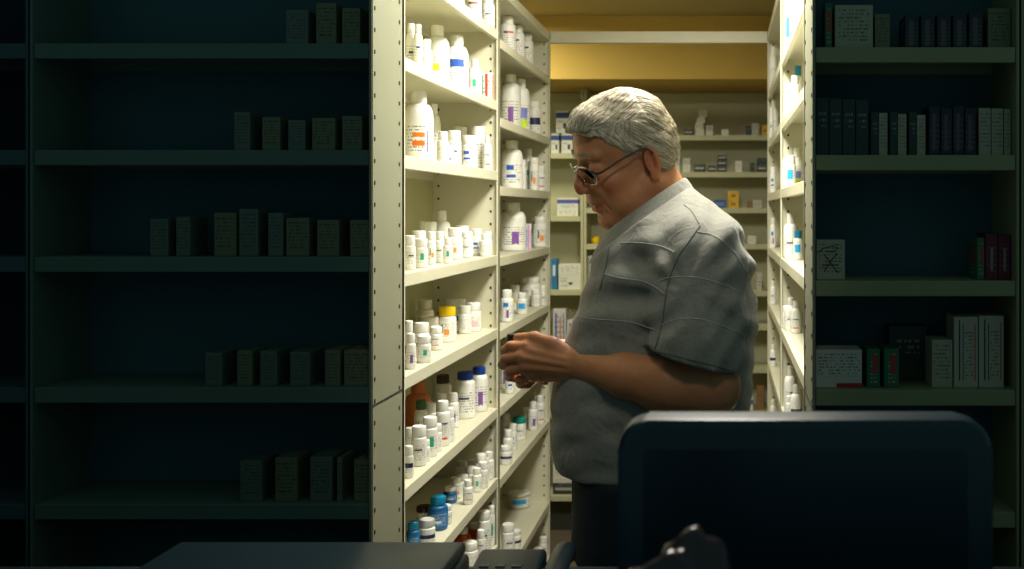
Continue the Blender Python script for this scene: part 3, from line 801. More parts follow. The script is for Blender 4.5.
# added unseen fill lamp on an arm, brightens the man's near side
root=empty('fill_lamp',(-.05,.9,2.46)); tag(root,'added unseen fill lamp on a black arm over the counter, above the frame','light')
bm=bmesh.new(); add_box(bm,-.012,.012,0,1.063,.05,.075,.002); bm_obj('arm',bm,M['black_plastic'],root)
tgt=Vector((-.24,2.05,1.36)); dv=(tgt-Vector((-.05,.9,2.46))).normalized()
hd=lathe('fill_head',[(.02,-.09),(.032,-.08),(.04,-.02),(.048,.03),(.044,.03),(.036,-.015)],28,M['black_plastic'],root)
hd.rotation_euler=dv.to_track_quat('Z','Y').to_euler()
l=bpy.data.lights.new('fill_beam','SPOT'); l.energy=15; l.color=(1,.95,.82); l.spot_size=math.radians(33); l.spot_blend=.8; l.shadow_soft_size=.12
o=bpy.data.objects.new('fill_beam',l); C.objects.link(o); o.location=Vector((-.05,.9,2.46))+dv*.04; o.rotation_euler=dv.to_track_quat('-Z','Y').to_euler()
w=bpy.data.worlds.new('world'); bpy.context.scene.world=w; w.use_nodes=True
bg=w.node_tree.nodes['Background']; bg.inputs[0].default_value=(.42,.76,.76,1); bg.inputs[1].default_value=.13
# ------------------------------------------------------------------ MAN: implicit surfaces meshed with surface nets
class Field:
    def __init__(s, lo, hi, h):
        s.h=h; s.lo=np.array(lo,float); n=np.ceil((np.array(hi)-s.lo)/h).astype(int)+1
        s.n=n; s.F=np.full(n,.05,np.float32)
        s.ax=[s.lo[i]+h*np.arange(n[i]) for i in range(3)]
    def sl(s, lo, hi):
        r=[]
        for i in range(3):
            a=max(0,int((lo[i]-s.lo[i])/s.h)); b=min(s.n[i],int((hi[i]-s.lo[i])/s.h)+2)
            r.append(slice(a,max(a,b)))
        return tuple(r)
    def grid(s, sl):
        return np.meshgrid(s.ax[0][sl[0]],s.ax[1][sl[1]],s.ax[2][sl[2]],indexing='ij',sparse=True)
    def comb(s, sl, d, k, mode):
        A=s.F[sl]; d=d.astype(np.float32)
        if mode=='add':
            if k<=0: s.F[sl]=np.minimum(A,d)
            else:
                h=np.clip(k-np.abs(A-d),0,None)/k; s.F[sl]=np.minimum(A,d)-h*h*k*.25
        else:
            d=-d
            if k<=0: s.F[sl]=np.maximum(A,d)
            else:
                h=np.clip(k-np.abs(A-d),0,None)/k; s.F[sl]=np.maximum(A,d)+h*h*k*.25
    def cap(s, a, b, ra, rb, k=.01, mode='add'):
        a=np.array(a,float); b=np.array(b,float); m=max(ra,rb)+k+.012
        sl=s.sl(np.minimum(a,b)-m,np.maximum(a,b)+m); X,Y,Z=s.grid(sl)
        d=b-a; L=max(1e-9,d@d)
        t=np.clip(((X-a[0])*d[0]+(Y-a[1])*d[1]+(Z-a[2])*d[2])/L,0,1)
        D=np.sqrt((X-a[0]-t*d[0])**2+(Y-a[1]-t*d[1])**2+(Z-a[2]-t*d[2])**2)-(ra+(rb-ra)*t)
        s.comb(sl,D,k,mode)
    def chain(s, pts, rs, k=.006):
        for i in range(len(pts)-1): s.cap(pts[i],pts[i+1],rs[i],rs[i+1],k)
    def ell(s, c, r, R=None, k=.01, mode='add', m=None):
        """c world centre, r radii, R 3x3 rows = local axes"""
        c=np.array(c,float); mr=max(r)+k+.012; R=np.eye(3) if R is None else R
        sl=s.sl(c-mr,c+mr); X,Y,Z=s.grid(sl); X=X-c[0];Y=Y-c[1];Z=Z-c[2]
        q=[X*R[i][0]+Y*R[i][1]+Z*R[i][2] for i in range(3)]
        k0=np.sqrt(sum((q[i]/r[i])**2 for i in range(3)))+1e-9; k1=np.sqrt(sum((q[i]/r[i]**2)**2 for i in range(3)))+1e-9
        s.comb(sl,k0*(k0-1)/k1,k,mode)
    def mesh(s, name, mat, parent=None, smooth_it=1):
        Fv=s.F; ins=Fv<0
        n=Fv.shape
        c=[ins[i:n[0]-1+i, j:n[1]-1+j, k:n[2]-1+k] for i in (0,1) for j in (0,1) for k in (0,1)]
        anyi=c[0].copy(); alli=c[0].copy()
        for q in c[1:]: anyi|=q; alli&=q
        act=anyi&~alli; idx=np.argwhere(act)
        vid=np.full(act.shape,-1,np.int64); vid[act]=np.arange(len(idx))
        acc=np.zeros((len(idx),3)); cnt=np.zeros(len(idx))
        corners=[(i,j,k) for i in (0,1) for j in (0,1) for k in (0,1)]
        for a in range(8):
            for b in range(a+1,8):
                pa,pb=np.array(corners[a]),np.array(corners[b])
                if np.abs(pa-pb).sum()!=1: continue
                fa=Fv[tuple((idx+pa).T)]; fb=Fv[tuple((idx+pb).T)]
                cr_=(fa<0)!=(fb<0); t=np.where(cr_,fa/np.where(cr_,fa-fb,1),0)
                p=idx+pa+(pb-pa)*t[:,None]
                acc+=np.where(cr_[:,None],p,0); cnt+=cr_
        V=acc/cnt[:,None]*s.h+s.lo
        faces=[]
        for ax in range(3):
            sl0=[slice(None)]*3; sl1=[slice(None)]*3; sl0[ax]=slice(0,-1); sl1[ax]=slice(1,None)
            A=ins[tuple(sl0)]; Bv=ins[tuple(sl1)]
            ed=np.argwhere(A!=Bv); u,v=(ax+1)%3,(ax+2)%3
            ok=(ed[:,u]>0)&(ed[:,v]>0)&(ed[:,u]<n[u]-1)&(ed[:,v]<n[v]-1); ed=ed[ok]
            fl=A[tuple(ed.T)]
            q=[]
            for du,dv in ((0,0),(-1,0),(-1,-1),(0,-1)):
                e=ed.copy(); e[:,u]+=du; e[:,v]+=dv; q.append(vid[tuple(e.T)])
            q=np.stack(q,1); q[~fl]=q[~fl][:,::-1]; faces.append(q)
        Q=np.concatenate(faces); Q=Q[(Q>=0).all(1)]
        for _ in range(smooth_it):   # light laplacian
            S_=np.zeros_like(V); N_=np.zeros(len(V))
            for a,b in ((0,1),(1,2),(2,3),(3,0)):
                np.add.at(S_,Q[:,a],V[Q[:,b]]); np.add.at(N_,Q[:,a],1)
                np.add.at(S_,Q[:,b],V[Q[:,a]]); np.add.at(N_,Q[:,b],1)
            V=V*.5+.5*S_/np.maximum(N_,1)[:,None]
        me=bpy.data.meshes.new(name)
        me.vertices.add(len(V)); me.vertices.foreach_set('co',V.astype(np.float32).ravel())
        me.loops.add(len(Q)*4); me.loops.foreach_set('vertex_index',Q.astype(np.int32).ravel())
        me.polygons.add(len(Q)); me.polygons.foreach_set('loop_start',np.arange(0,len(Q)*4,4,dtype=np.int32))
        me.polygons.foreach_set('use_smooth',np.ones(len(Q),bool)); me.update(calc_edges=True); me.validate()
        return link(name,me,mat,parent), V
# --- head frame
HS=1.0
pit,yaw,rol=math.radians(21),math.radians(22),math.radians(-7)
f_=np.array([-math.cos(yaw)*math.cos(pit),-math.sin(yaw)*math.cos(pit),-math.sin(pit)])
s_=np.array([math.sin(yaw),-math.cos(yaw),0.])         # his left, towards the camera
u_=np.cross(s_,f_)*1.0
if u_[2]<0: u_=-u_
s_,u_=s_*math.cos(rol)+u_*math.sin(rol), u_*math.cos(rol)-s_*math.sin(rol)
HO=np.array([-.175,2.05,1.643]); RH=np.stack([f_,s_,u_])
def H(F_,S_,U_): return HO+HS*(F_*f_+S_*s_+U_*u_)
def hl(V): return ((V-HO)/HS)@RH.T
man=empty('person',(-.14,2.05,0)); tag(man,'grey-haired person in grey polo shirt and glasses looking down at a vial','person')
MO=np.array([-.14,2.05,0.])
skin=Field((-.45,1.74,.98),(.12,2.40,1.80),.0028)
E=lambda c,r,k=.01,mode='add':skin.ell(H(*c),[x*HS for x in r],RH,k,mode)
K=lambda a,b,ra,rb,k=.01,mode='add':skin.cap(H(*a),H(*b),ra*HS,rb*HS,k,mode)
# cranium and face
E((.000,0,.050),(.088,.076,.084),.0)
E((.028,0,.056),(.066,.066,.062),.02)
E((.036,0,-.022),(.060,.058,.082),.02)
E((.046,0,-.074),(.044,.044,.034),.02)
for q in (1,-1):
    K((-.005,q*.058,-.045),(.062,q*.024,-.092),.018,.016,.02)
    E((.062,q*.040,-.014),(.026,.022,.02),.018)
    E((.050,q*.040,-.055),(.03,.022,.032),.016)
    E((.046,q*.026,-.096),(.034,.022,.018),.016)       # jowls
    K((.085,q*.010,.043),(.077,q*.046,.043),.011,.009,.012)
E((.080,0,-.090),(.019,.022,.017),.014)
E((.036,0,-.106),(.040,.036,.022),.02)                  # double chin
for q in (1,-1):
    E((.100,q*.031,.020),(.017,.019,.014),.012,'sub')
    E((.0775,q*.032,.019),(.0155,.0175,.0135),.004)
    K((.088,q*.020,.006),(.080,q*.046,.004),.0035,.003,.005)   # bags under the eyes
    E((.092,q*.025,-.050),(.010,.006,.02),.008,'sub') if False else None
K((.090,0,.034),(.112,0,-.006),.0075,.0088,.010)
E((.1115,0,-.016),(.0105,.0095,.0110),.009)
for q in (1,-1):
    E((.103,q*.0125,-.019),(.0105,.0065,.0075),.006)
    E((.107,q*.0065,-.0285),(.006,.0035,.004),.002,'sub')
    K((.100,q*.020,-.022),(.082,q*.036,-.056),.0018,.0018,.006,'sub')  # naso-labial fold
E((.091,0,-.040),(.014,.026,.016),.010)
K((.098,-.014,-.0485),(.098,.014,-.0485),.0052,.0052,.005)
K((.095,-.012,-.0625),(.095,.012,-.0625),.0062,.0062,.005)
K((.104,-.022,-.0555),(.104,.022,-.0555),.0022,.0022,.003,'sub')
K((.099,-.012,-.073),(.099,.012,-.073),.003,.003,.007,'sub')
# folds of an older face: crow's feet, cheek and jaw creases, forehead lines
for q in (1,-1):
    for a,b in (((.074,q*.056,.024),(.052,q*.068,.034)),((.074,q*.057,.018),(.050,q*.069,.016)),((.074,q*.056,.012),(.054,q*.067,.002)),
                ((.088,q*.036,-.040),(.070,q*.046,-.078)),((.082,q*.028,-.068),(.070,q*.034,-.092)),
                ((.090,q*.014,.008),(.082,q*.044,-.006))):
        K(a,b,.0013,.0013,.006,'sub')
    K((.030,q*.058,-.100),(-.020,q*.062,-.066),.0016,.0016,.008,'sub')
    K((.020,q*.056,-.122),(-.028,q*.060,-.088),.0016,.0016,.008,'sub')
for U_ in (.062,.074):
    K((.099,-.03,U_),(.099,.03,U_),.0012,.0012,.007,'sub')
# ears
for q in (1,-1):
    E((-.014,q*.077,.002),(.0155,.0078,.029),.006)
    E((-.009,q*.0865,.004),(.0100,.0130,.020),.002,'sub')
    E((-.001,q*.081,-.004),(.0035,.005,.008),.003)
    E((-.009,q*.079,-.027),(.009,.006,.009),.006)
    
# neck
skin.cap(H(-.022,0,-.04),(-.085,2.05,1.47),.056,.072,.03)
skin.cap(H(.015,0,-.07),(-.120,2.05,1.49),.045,.062,.03)
# torso core (under the shirt)
skin.cap((-.12,2.05,1.35),(-.13,2.05,1.10),.12,.14,.03)
SHL,SHR=(-.040,1.872,1.440),(-.050,2.245,1.440)
skin.cap(SHL,SHR,.044,.044,.03)
# near (left) arm
EL=(-.024,1.828,1.250); WL=(-.256,1.930,1.273)
skin.cap(SHL,EL,.044,.049,.02)
skin.chain([EL,(-.09,1.836,1.253),(-.17,1.868,1.264),WL],[.050,.047,.038,.0275],.012)
skin.cap((-.025,1.832,1.236),(-.11,1.848,1.240),.036,.032,.02)
# near hand
for (a,b,ra,rb) in (((-0.2610,1.9320,1.2800),(-0.3570,1.9550,1.3000),.020,.0135),((-0.2610,1.9300,1.2730),(-0.3630,1.9480,1.2840),.021,.0140),((-0.2610,1.9320,1.2660),(-0.3570,1.9480,1.2670),.020,.0135),((-0.2610,1.9360,1.2600),(-0.3430,1.9530,1.2520),.018,.0130),
    ((-0.2660,1.9500,1.2810),(-0.3410,1.9700,1.2860),.018,.016),((-0.2660,1.9500,1.2640),(-0.3310,1.9700,1.2640),.018,.016)):
    skin.cap(a,b,ra,rb,.010)
fk=.0025
skin.chain([(-0.3570,1.9550,1.3000),(-0.3880,1.9630,1.3020),(-0.4020,1.9820,1.2920),(-0.3950,1.9940,1.2770)],[.0118,.0098,.0090,.0078],fk)
skin.chain([(-0.3630,1.9480,1.2840),(-0.3950,1.9580,1.2800),(-0.4050,1.9780,1.2670),(-0.3930,1.9920,1.2560)],[.0120,.0100,.0092,.0080],fk)
skin.chain([(-0.3570,1.9480,1.2670),(-0.3880,1.9580,1.2580),(-0.3930,1.9780,1.2450),(-0.3790,1.9900,1.2390)],[.0115,.0098,.0090,.0078],fk)
skin.chain([(-0.3430,1.9530,1.2520),(-0.3700,1.9620,1.2410),(-0.3730,1.9800,1.2310),(-0.3600,1.9900,1.2280)],[.0105,.0088,.0082,.0072],fk)
skin.chain([(-0.2760,1.9400,1.2880),(-0.3090,1.9450,1.3080),(-0.3440,1.9600,1.3180),(-0.3770,1.9760,1.3160)],[.016,.0135,.0112,.0088],.006)
for k_ in ((-0.3570,1.9520,1.3040),(-0.3650,1.9440,1.2860),(-0.3580,1.9440,1.2670),(-0.3440,1.9490,1.2530)): skin.ell(k_,(.0105,.0098,.0088),None,.006)
# tendons
for a,b in (((-0.2760,1.9130,1.2830),(-0.3530,1.9410,1.2990)),((-0.2760,1.9090,1.2750),(-0.3590,1.9340,1.2850)),((-0.2760,1.9120,1.2640),(-0.3530,1.9350,1.2670))):
    skin.cap(a,b,.0030,.0032,.006)
# far (right) arm and hand
ER=(-0.0500,2.2750,1.2500); WR=(-0.2410,2.1050,1.2720)
skin.cap(SHR,ER,.044,.049,.02)
skin.chain([ER,(-0.1500,2.2000,1.2550),WR],[.050,.040,.0275],.012)
for (a,b,ra,rb) in (((-0.2460,2.1000,1.2820),(-0.3410,2.0660,1.2880),.020,.0135),((-0.2460,2.1000,1.2720),(-0.3430,2.0600,1.2720),.020,.0135),((-0.2460,2.1000,1.2620),(-0.3290,2.0550,1.2570),.019,.013),((-0.2460,2.0980,1.2560),(-0.3090,2.0520,1.2460),.018,.013)):
    skin.cap(a,b,ra,rb,.010)
skin.chain([(-0.3410,2.0660,1.2740),(-0.3740,2.0560,1.2800),(-0.3930,2.0340,1.2790),(-0.3970,2.0160,1.2860)],[.0118,.0098,.009,.008],fk)
skin.chain([(-0.3430,2.0600,1.2680),(-0.3750,2.0460,1.2540),(-0.3890,2.0220,1.2380),(-0.3790,2.0040,1.2320)],[.0118,.0100,.0092,.008],fk)
skin.chain([(-0.3290,2.0550,1.2650),(-0.3570,2.0380,1.2510),(-0.3670,2.0120,1.2400),(-0.3550,1.9900,1.2350)],[.0115,.0098,.009,.008],fk)
skin.chain([(-0.3090,2.0520,1.2590),(-0.3330,2.0340,1.2450),(-0.3410,2.0080,1.2370),(-0.3290,1.9880,1.2350)],[.0105,.0092,.0085,.0078],fk)
skin.chain([(-0.2610,2.0900,1.2620),(-0.2960,2.0780,1.2840),(-0.3360,2.0550,1.2960),(-0.3690,2.0300,1.2960)],[.016,.0135,.0112,.0088],.006)
# wrinkle noise on the forehead and skin (sub-millimetre)
msk=None
SK,m_nt,m_b=new_mat('skin')
nt=m_nt
at=nt.nodes.new('ShaderNodeAttribute'); at.attribute_name='flush'
tc=nt.nodes.new('ShaderNodeTexCoord'); nz=nt.nodes.new('ShaderNodeTexNoise'); nz.inputs['Scale'].default_value=45; nz.inputs['Detail'].default_value=5
nt.links.new(tc.outputs['Object'],nz.inputs['Vector'])
mx=nt.nodes.new('ShaderNodeMix'); mx.data_type='RGBA'; mx.inputs['A'].default_value=lin((206,142,96))+(1,); mx.inputs['B'].default_value=lin((182,102,66))+(1,)
ad=math_node(nt,'MULTIPLY_ADD',at.outputs['Fac'],.75,math_node(nt,'MULTIPLY',nz.outputs['Fac'],.55))
nt.links.new(ad,mx.inputs['Factor']); nt.links.new(mx.outputs['Result'],m_b.inputs['Base Color'])
m_b.inputs['Roughness'].default_value=.5; m_b.inputs['Subsurface Weight'].default_value=.15; m_b.inputs['Subsurface Radius'].default_value=(.01,.004,.002); m_b.inputs['Subsurface Scale'].default_value=.4
bp=nt.nodes.new('ShaderNodeBump'); bp.inputs['Strength'].default_value=.45; bp.inputs['Distance'].default_value=.0022
wv=nt.nodes.new('ShaderNodeTexNoise'); wv.inputs['Scale'].default_value=90; wv.inputs['Detail'].default_value=4; wv.inputs['Distortion'].default_value=.6; nt.links.new(tc.outputs['Object'],wv.inputs['Vector'])
nt.links.new(wv.outputs['Fac'],bp.inputs['Height']); nt.links.new(bp.outputs['Normal'],m_b.inputs['Normal'])
body,V=skin.mesh('body',SK,None,1)
q=hl(V); fl=np.zeros(len(V))
def blob(c,r): return np.clip(1-np.sqrt((((q-np.array(c))/np.array(r))**2).sum(1)),0,1)
fl+=1.6*blob((.098,0,-.056),(.02,.032,.014))            # lips
fl+=1.3*blob((.115,0,-.015),(.03,.02,.022))             # nose
for sg in (1,-1): fl+=1.2*blob((.07,sg*.045,-.02),(.04,.03,.03)); fl+=1.2*blob((-.008,sg*.083,.0),(.03,.02,.045))
a=body.data.attributes.new('flush','FLOAT','POINT'); a.data.foreach_set('value',np.clip(fl,0,1.4).astype(np.float32))
body.parent=man; body.matrix_parent_inverse=Matrix.Identity(4); body.location=tuple(-MO)
def adopt(o,parent=None):
    if parent is None: o.parent=man; o.location=tuple(-MO)
    else: o.parent=parent
    return o
# --- polo shirt
sec=[(176,655,672,.040),(190,645,694,.065),(203,634,713,.11),(220,617,732,.165),(240,604,745,.185),(270,592,753,.19),(300,581,757,.192),(340,566,757,.192),(380,555,754,.192),(415,551,749,.192),(445,553,744,.19),(475,561,740,.19),(500,566,738,.19)]
sz=np.array([WZ(p[0],2.05) for p in sec])[::-1]; sf=np.array([WX(p[1],2.05) for p in sec])[::-1]
sb=np.array([WX(p[2],2.05) for p in sec])[::-1]; sw=np.array([p[3] for p in sec])[::-1]
sh=Field((-.40,1.72,1.03),(.15,2.40,1.66),.0045)
X,Y,Z=np.meshgrid(*sh.ax,indexing='ij',sparse=True)
zf=sh.ax[2]; 
cxz=((np.interp(zf,sz,sf)+np.interp(zf,sz,sb))/2)[None,None,:]; axz=((np.interp(zf,sz,sb)-np.interp(zf,sz,sf))/2)[None,None,:]; wz=np.interp(zf,sz,sw)[None,None,:]
pe=2.3
rr=(np.abs((X-cxz)/axz)**pe+np.abs((Y-2.05)/wz)**pe)**(1/pe)
sh.F=((rr-1)*np.minimum(axz,wz)*.85).astype(np.float32)
# shoulders, sleeves
sh.cap((-.048,1.915,1.476),(-.055,2.19,1.476),.056,.056,.06)
SA=(-.037,1.868,1.455); SB=(-.044,1.838,1.318)
sh.cap(SA,SB,.073,.080,.045)
SC=(-.052,1.834,1.255)
sh.cap(SB,SC,.080,.082,.02)
RA=(-.045,2.240,1.462); RB=(-.055,2.270,1.318); RC=(-.06,2.275,1.255)
sh.cap(RA,RB,.076,.080,.045); sh.cap(RB,RC,.080,.082,.02)
# folds: soft creases fanning from the armpit, belly drape and sleeve pulls
def fold(Xa,Ya,Za):
    d=np.zeros(np.broadcast(Xa,Ya,Za).shape)
    ang=np.arctan2(Za-1.42,Xa+.06); rad=np.sqrt((Za-1.42)**2+(Xa+.06)**2)
    d=d+0.0045*np.sin(ang*9+rad*22)*np.exp(-((rad-.12)/.08)**2)
    d=d+.0035*np.sin((Xa*.9+Za*.55)*62+2.2*np.sin(Za*17)+Ya*11)*np.exp(-((Za-1.25)/.14)**2)
    d=d+.0022*np.sin((Za*1.1-Xa*.7)*95+3*np.sin(Xa*23+Ya*9))
    d=d+.0014*np.sin(Ya*48+Xa*21+2*np.sin(Za*14))*np.exp(-((Za-1.45)/.1)**2)
    return d
sh.F=(sh.F+fold(X,Y,Z)).astype(np.float32)
# cut the sleeve hems with a tilted plane and hollow them
def cut(pc,nrm,side):
    pc=np.array(pc); nrm=np.array(nrm)/np.linalg.norm(nrm)
    P=((X-pc[0])*nrm[0]+(Y-pc[1])*nrm[1]+(Z-pc[2])*nrm[2])
    tor=((rr-1)*np.minimum(axz,wz)*.85)
    return P,tor
TOR=((rr-1)*np.minimum(axz,wz)*.85).astype(np.float32)
for pc,y0,sgn in (((-.044,1.84,1.293),1.905,-1),((-.055,2.27,1.293),2.195,1)):
    nn=np.array((-.26,.0,-1.)); nn/=np.linalg.norm(nn)
    P=(X-pc[0])*nn[0]+(Z-pc[2])*nn[2]+0*Y                 # >0 below the hem
    keep=np.maximum(-P,(-(TOR+.004)))                     # region to cut = below hem and outside torso
    cutf=np.maximum(-P,-(TOR-.001))
    sidem=(sgn*(Y-2.05)>0)
    # F = max(F, -(cut region))  with cut region = max(-P, -TOR)
    sh.F=np.where(sidem,np.maximum(sh.F,-np.maximum(-P,-TOR-.0)).astype(np.float32),sh.F)
sh.cap((-.044,1.832,1.285),(-.052,1.826,1.20),.064,.070,.004,'sub')
sh.cap((-.057,2.276,1.285),(-.062,2.28,1.20),.064,.070,.004,'sub')
sh.F=np.maximum(sh.F,(Z-(1.532+.74*(X+.148)))*.8).astype(np.float32)
# hem
sh.F=np.maximum(sh.F,(1.078+.008*np.sin(Y*9)-Z)).astype(np.float32)
# neck opening
sh.cap((-.155,2.05,1.60),(-.120,2.05,1.52),.070,.060,.01,'sub')
FM,nt,b=new_mat('polo_fabric')
tc=nt.nodes.new('ShaderNodeTexCoord'); n1=nt.nodes.new('ShaderNodeTexNoise'); n1.inputs['Scale'].default_value=220; n1.inputs['Detail'].default_value=3
nt.links.new(tc.outputs['Object'],n1.inputs['Vector'])
mx=nt.nodes.new('ShaderNodeMix'); mx.data_type='RGBA'; mx.inputs['A'].default_value=lin((124,122,112))+(1,); mx.inputs['B'].default_value=lin((158,156,145))+(1,)
nt.links.new(n1.outputs['Fac'],mx.inputs['Factor']); nt.links.new(mx.outputs['Result'],b.inputs['Base Color'])
b.inputs['Roughness'].default_value=.95; b.inputs['Specular IOR Level'].default_value=.1; b.inputs['Sheen Weight'].default_value=.25
n2=nt.nodes.new('ShaderNodeTexNoise'); n2.inputs['Scale'].default_value=28; n2.inputs['Detail'].default_value=4; n2.inputs['Distortion'].default_value=.8
nt.links.new(tc.outputs['Object'],n2.inputs['Vector'])
bp=nt.nodes.new('ShaderNodeBump'); bp.inputs['Strength'].default_value=.5; bp.inputs['Distance'].default_value=.008
nt.links.new(n2.outputs['Fac'],bp.inputs['Height']); nt.links.new(bp.outputs['Normal'],b.inputs['Normal'])
shirt,SV=sh.mesh('polo_shirt',FM,None,2); adopt(shirt)
me=shirt.data
bvh=BVHTree.FromPolygons([tuple(v) for v in SV],[tuple(p.vertices) for p in me.polygons])
PIP=paint('piping_thread',(172,178,170),.9)
def on_shirt(px,py):
    d=Vector(((px-CX)/F,1,(HY-py)/F)).normalized()
    h=bvh.ray_cast(Vector((0,0,CZ)),d)
    return h[0] if h[0] is not None else None
def piping(pts,r=.0011,mat=None,nm='piping'):
    dense=cr([(a,b,0) for a,b in pts],6); w=[]
    for p in dense:
        h=on_shirt(p.x,p.y)
        if h is not None and (not w or (h-w[-1]).length<.05): w.append(h)
    if len(w)>2:
        o=tube(nm,[v for v in w],r,mat or PIP,None,2); o.parent=shirt; return o
piping([(655,283),(668,278),(690,277),(712,281),(735,290),(750,299)])
piping([(660,325),(680,319),(700,319),(722,326),(744,335)])
SEAM=paint('seam_thread',(92,98,96),.9)
piping([(700,226),(690,240),(678,258),(668,285),(662,325),(655,350)],.0014,SEAM,'armhole_seam')
piping([(684,205),(692,212),(699,224)],.0012,SEAM,'shoulder_seam')
piping([(697,232),(712,235),(728,246),(742,264),(752,282)],.0012)
piping([(620,243),(640,243),(660,246),(674,252)])
piping([(604,274),(620,278),(641,281),(655,287),(664,294)])
piping([(572,314),(585,318),(606,320),(630,322),(655,330)],.0009)
piping([(653,351),(668,354),(690,360),(715,366),(738,373)],.0009,SEAM,'hem_stitch')
# placket
piping([(610,240),(607,262),(600,290)],.0014,SEAM,'placket_edge')
# collar: folded band around the neck
bm=bmesh.new(); NA=48; rows=[]
for i in range(NA+1):
    a=-math.pi+2*math.pi*(i+.0)/NA; a*= .955      # a=0 back of neck; gap at the front
    ca,sa=math.cos(a),math.sin(a)
    ctr=np.array([-.148,2.05,1.563]);
    top=ctr+np.array([.070*ca,.080*sa,.052*ca-.004])
    fall=.044+.018*(1-ca)/2
    out=.027+.006*(1-ca)/2
    o1=top+np.array([ca*.006,sa*.006,.0035])
    o2=top+np.array([ca*(.006+out*.6),sa*(.006+out*.75),-fall*.5])
    o3=top+np.array([ca*(.008+out),sa*(.008+out*1.3),-fall])
    inn=top+np.array([ca*.004,sa*.004,-.035])
    rows.append([inn,top,o1,o2,o3])
vs=[[bm.verts.new(tuple(p)) for p in r] for r in rows]
for i in range(NA):
    for j in range(4): bm.faces.new((vs[i][j],vs[i+1][j],vs[i+1][j+1],vs[i][j+1]))
bmesh.ops.recalc_face_normals(bm,faces=bm.faces[:])
bmesh.ops.solidify(bm,geom=bm.faces[:],thickness=.0022)
col=bm_obj('collar',bm,FM,None,True); col.parent=shirt
ss=col.modifiers.new('s','SUBSURF'); ss.levels=1; ss.render_levels=2
# --- trousers
tr=Field((-.34,1.78,.02),(.06,2.32,1.10),.009)
X,Y,Z=np.meshgrid(*tr.ax,indexing='ij',sparse=True)
rr=(np.abs((X+.135)/.150)**2.3+np.abs((Y-2.05)/.200)**2.3)**(1/2.3)
tr.F=np.maximum((rr-1)*.15,np.maximum(Z-1.075,.93-Z)).astype(np.float32)
for y in (1.955,2.145):
    tr.chain([(-.13,y,.90),(-.14,y,.52),(-.11,y,.10)],[.125,.088,.075],.05)
tr.F=np.maximum(tr.F,.045-Z).astype(np.float32)
TM=paint('navy_trousers',(24,38,48),.9,.1,40,.3,60)
tro,_=tr.mesh('trousers',TM,None,2); adopt(tro)
SHM=paint('black_shoe_leather',(22,22,24),.4)
for y in (1.955,2.145):
    s_f=Field((-.36,y-.08,-.01),(.0,y+.08,.14),.007)
    s_f.chain([(-.06,y,.045),(-.16,y,.05),(-.27,y,.035)],[.042,.044,.036],.03)
    s_f.F=np.maximum(s_f.F,.001-s_f.ax[2][None,None,:]).astype(np.float32)
    so,_=s_f.mesh('shoe',SHM,None,2); adopt(so)
# --- hair
hr=Field(HO-.17,HO+.19,.003)
EH=lambda c,r,k=.01,mode='add':hr.ell(H(*c),[x*HS for x in r],RH,k,mode)
EH((-.001,0,.052),(.092,.080,.089),0)
EH((.034,0,.074),(.066,.062,.053),.02)      # swept-up front
EH((.060,.012,.098),(.034,.048,.026),.02)
EH((-.040,0,.018),(.056,.069,.064),.02)     # back
EH((-.036,.048,.012),(.028,.028,.042),.015); EH((-.036,-.048,.012),(.028,.028,.042),.015)
# carve away the face, ears and neck using head-local coordinates
Xh,Yh,Zh=np.meshgrid(*hr.ax,indexing='ij',sparse=True)
d0,d1,d2=Xh-HO[0],Yh-HO[1],Zh-HO[2]
hf=((d0*f_[0]+d1*f_[1]+d2*f_[2])/HS); hs=((d0*s_[0]+d1*s_[1]+d2*s_[2])/HS); hu=((d0*u_[0]+d1*u_[1]+d2*u_[2])/HS)
# hairline: U limit as a function of F : temples high, sideburn at F~.02, nape at back
fx=np.array([-.14,-.10,-.075,-.045,-.028,-.018,-.010,.004,.012,.022,.034,.055,.075,.095,.14])
ux=np.array([-.045,-.045,-.046,-.040,-.02,.022,.036,.032,.020,.024,.040,.064,.082,.092,.096])
lim=np.interp(hf,fx,ux)+.004*np.sin(hf*260+hs*60)
hr.F=np.maximum(hr.F,(lim-hu)*.8*HS).astype(np.float32)
# combed grooves running back over the ear
def comb(F_,S_,U_):
    flow=U_*1.0-F_*.55+.25*np.abs(S_)
    g=.0007*np.sin(flow*420+6*np.sin(F_*30+S_*22))+.0008*np.sin(flow*760+5*np.sin(F_*44)+S_*60)+.0012*np.sin(flow*150+4*np.sin(F_*18+S_*10))
    return g
hr.F=(hr.F+comb(hf,hs,hu)*.9).astype(np.float32)
HM,nt,b=new_mat('grey_hair')
tc=nt.nodes.new('ShaderNodeTexCoord'); mp=nt.nodes.new('ShaderNodeMapping'); mp.inputs['Scale'].default_value=(60,60,260); mp.inputs['Rotation'].default_value=(0,math.radians(-35),0)
nz=nt.nodes.new('ShaderNodeTexNoise'); nz.inputs['Scale'].default_value=1.2; nz.inputs['Detail'].default_value=3
nt.links.new(tc.outputs['Object'],mp.inputs['Vector']); nt.links.new(mp.outputs['Vector'],nz.inputs['Vector'])
mx=nt.nodes.new('ShaderNodeMix'); mx.data_type='RGBA'; mx.inputs['A'].default_value=lin((176,162,132))+(1,); mx.inputs['B'].default_value=lin((242,232,208))+(1,)
nt.links.new(nz.outputs['Fac'],mx.inputs['Factor']); nt.links.new(mx.outputs['Result'],b.inputs['Base Color']); b.inputs['Roughness'].default_value=.55
bp=nt.nodes.new('ShaderNodeBump'); bp.inputs['Strength'].default_value=.5; bp.inputs['Distance'].default_value=.002
nt.links.new(nz.outputs['Fac'],bp.inputs['Height']); nt.links.new(bp.outputs['Normal'],b.inputs['Normal'])
hair,HV=hr.mesh('hair',HM,None,1); adopt(hair)
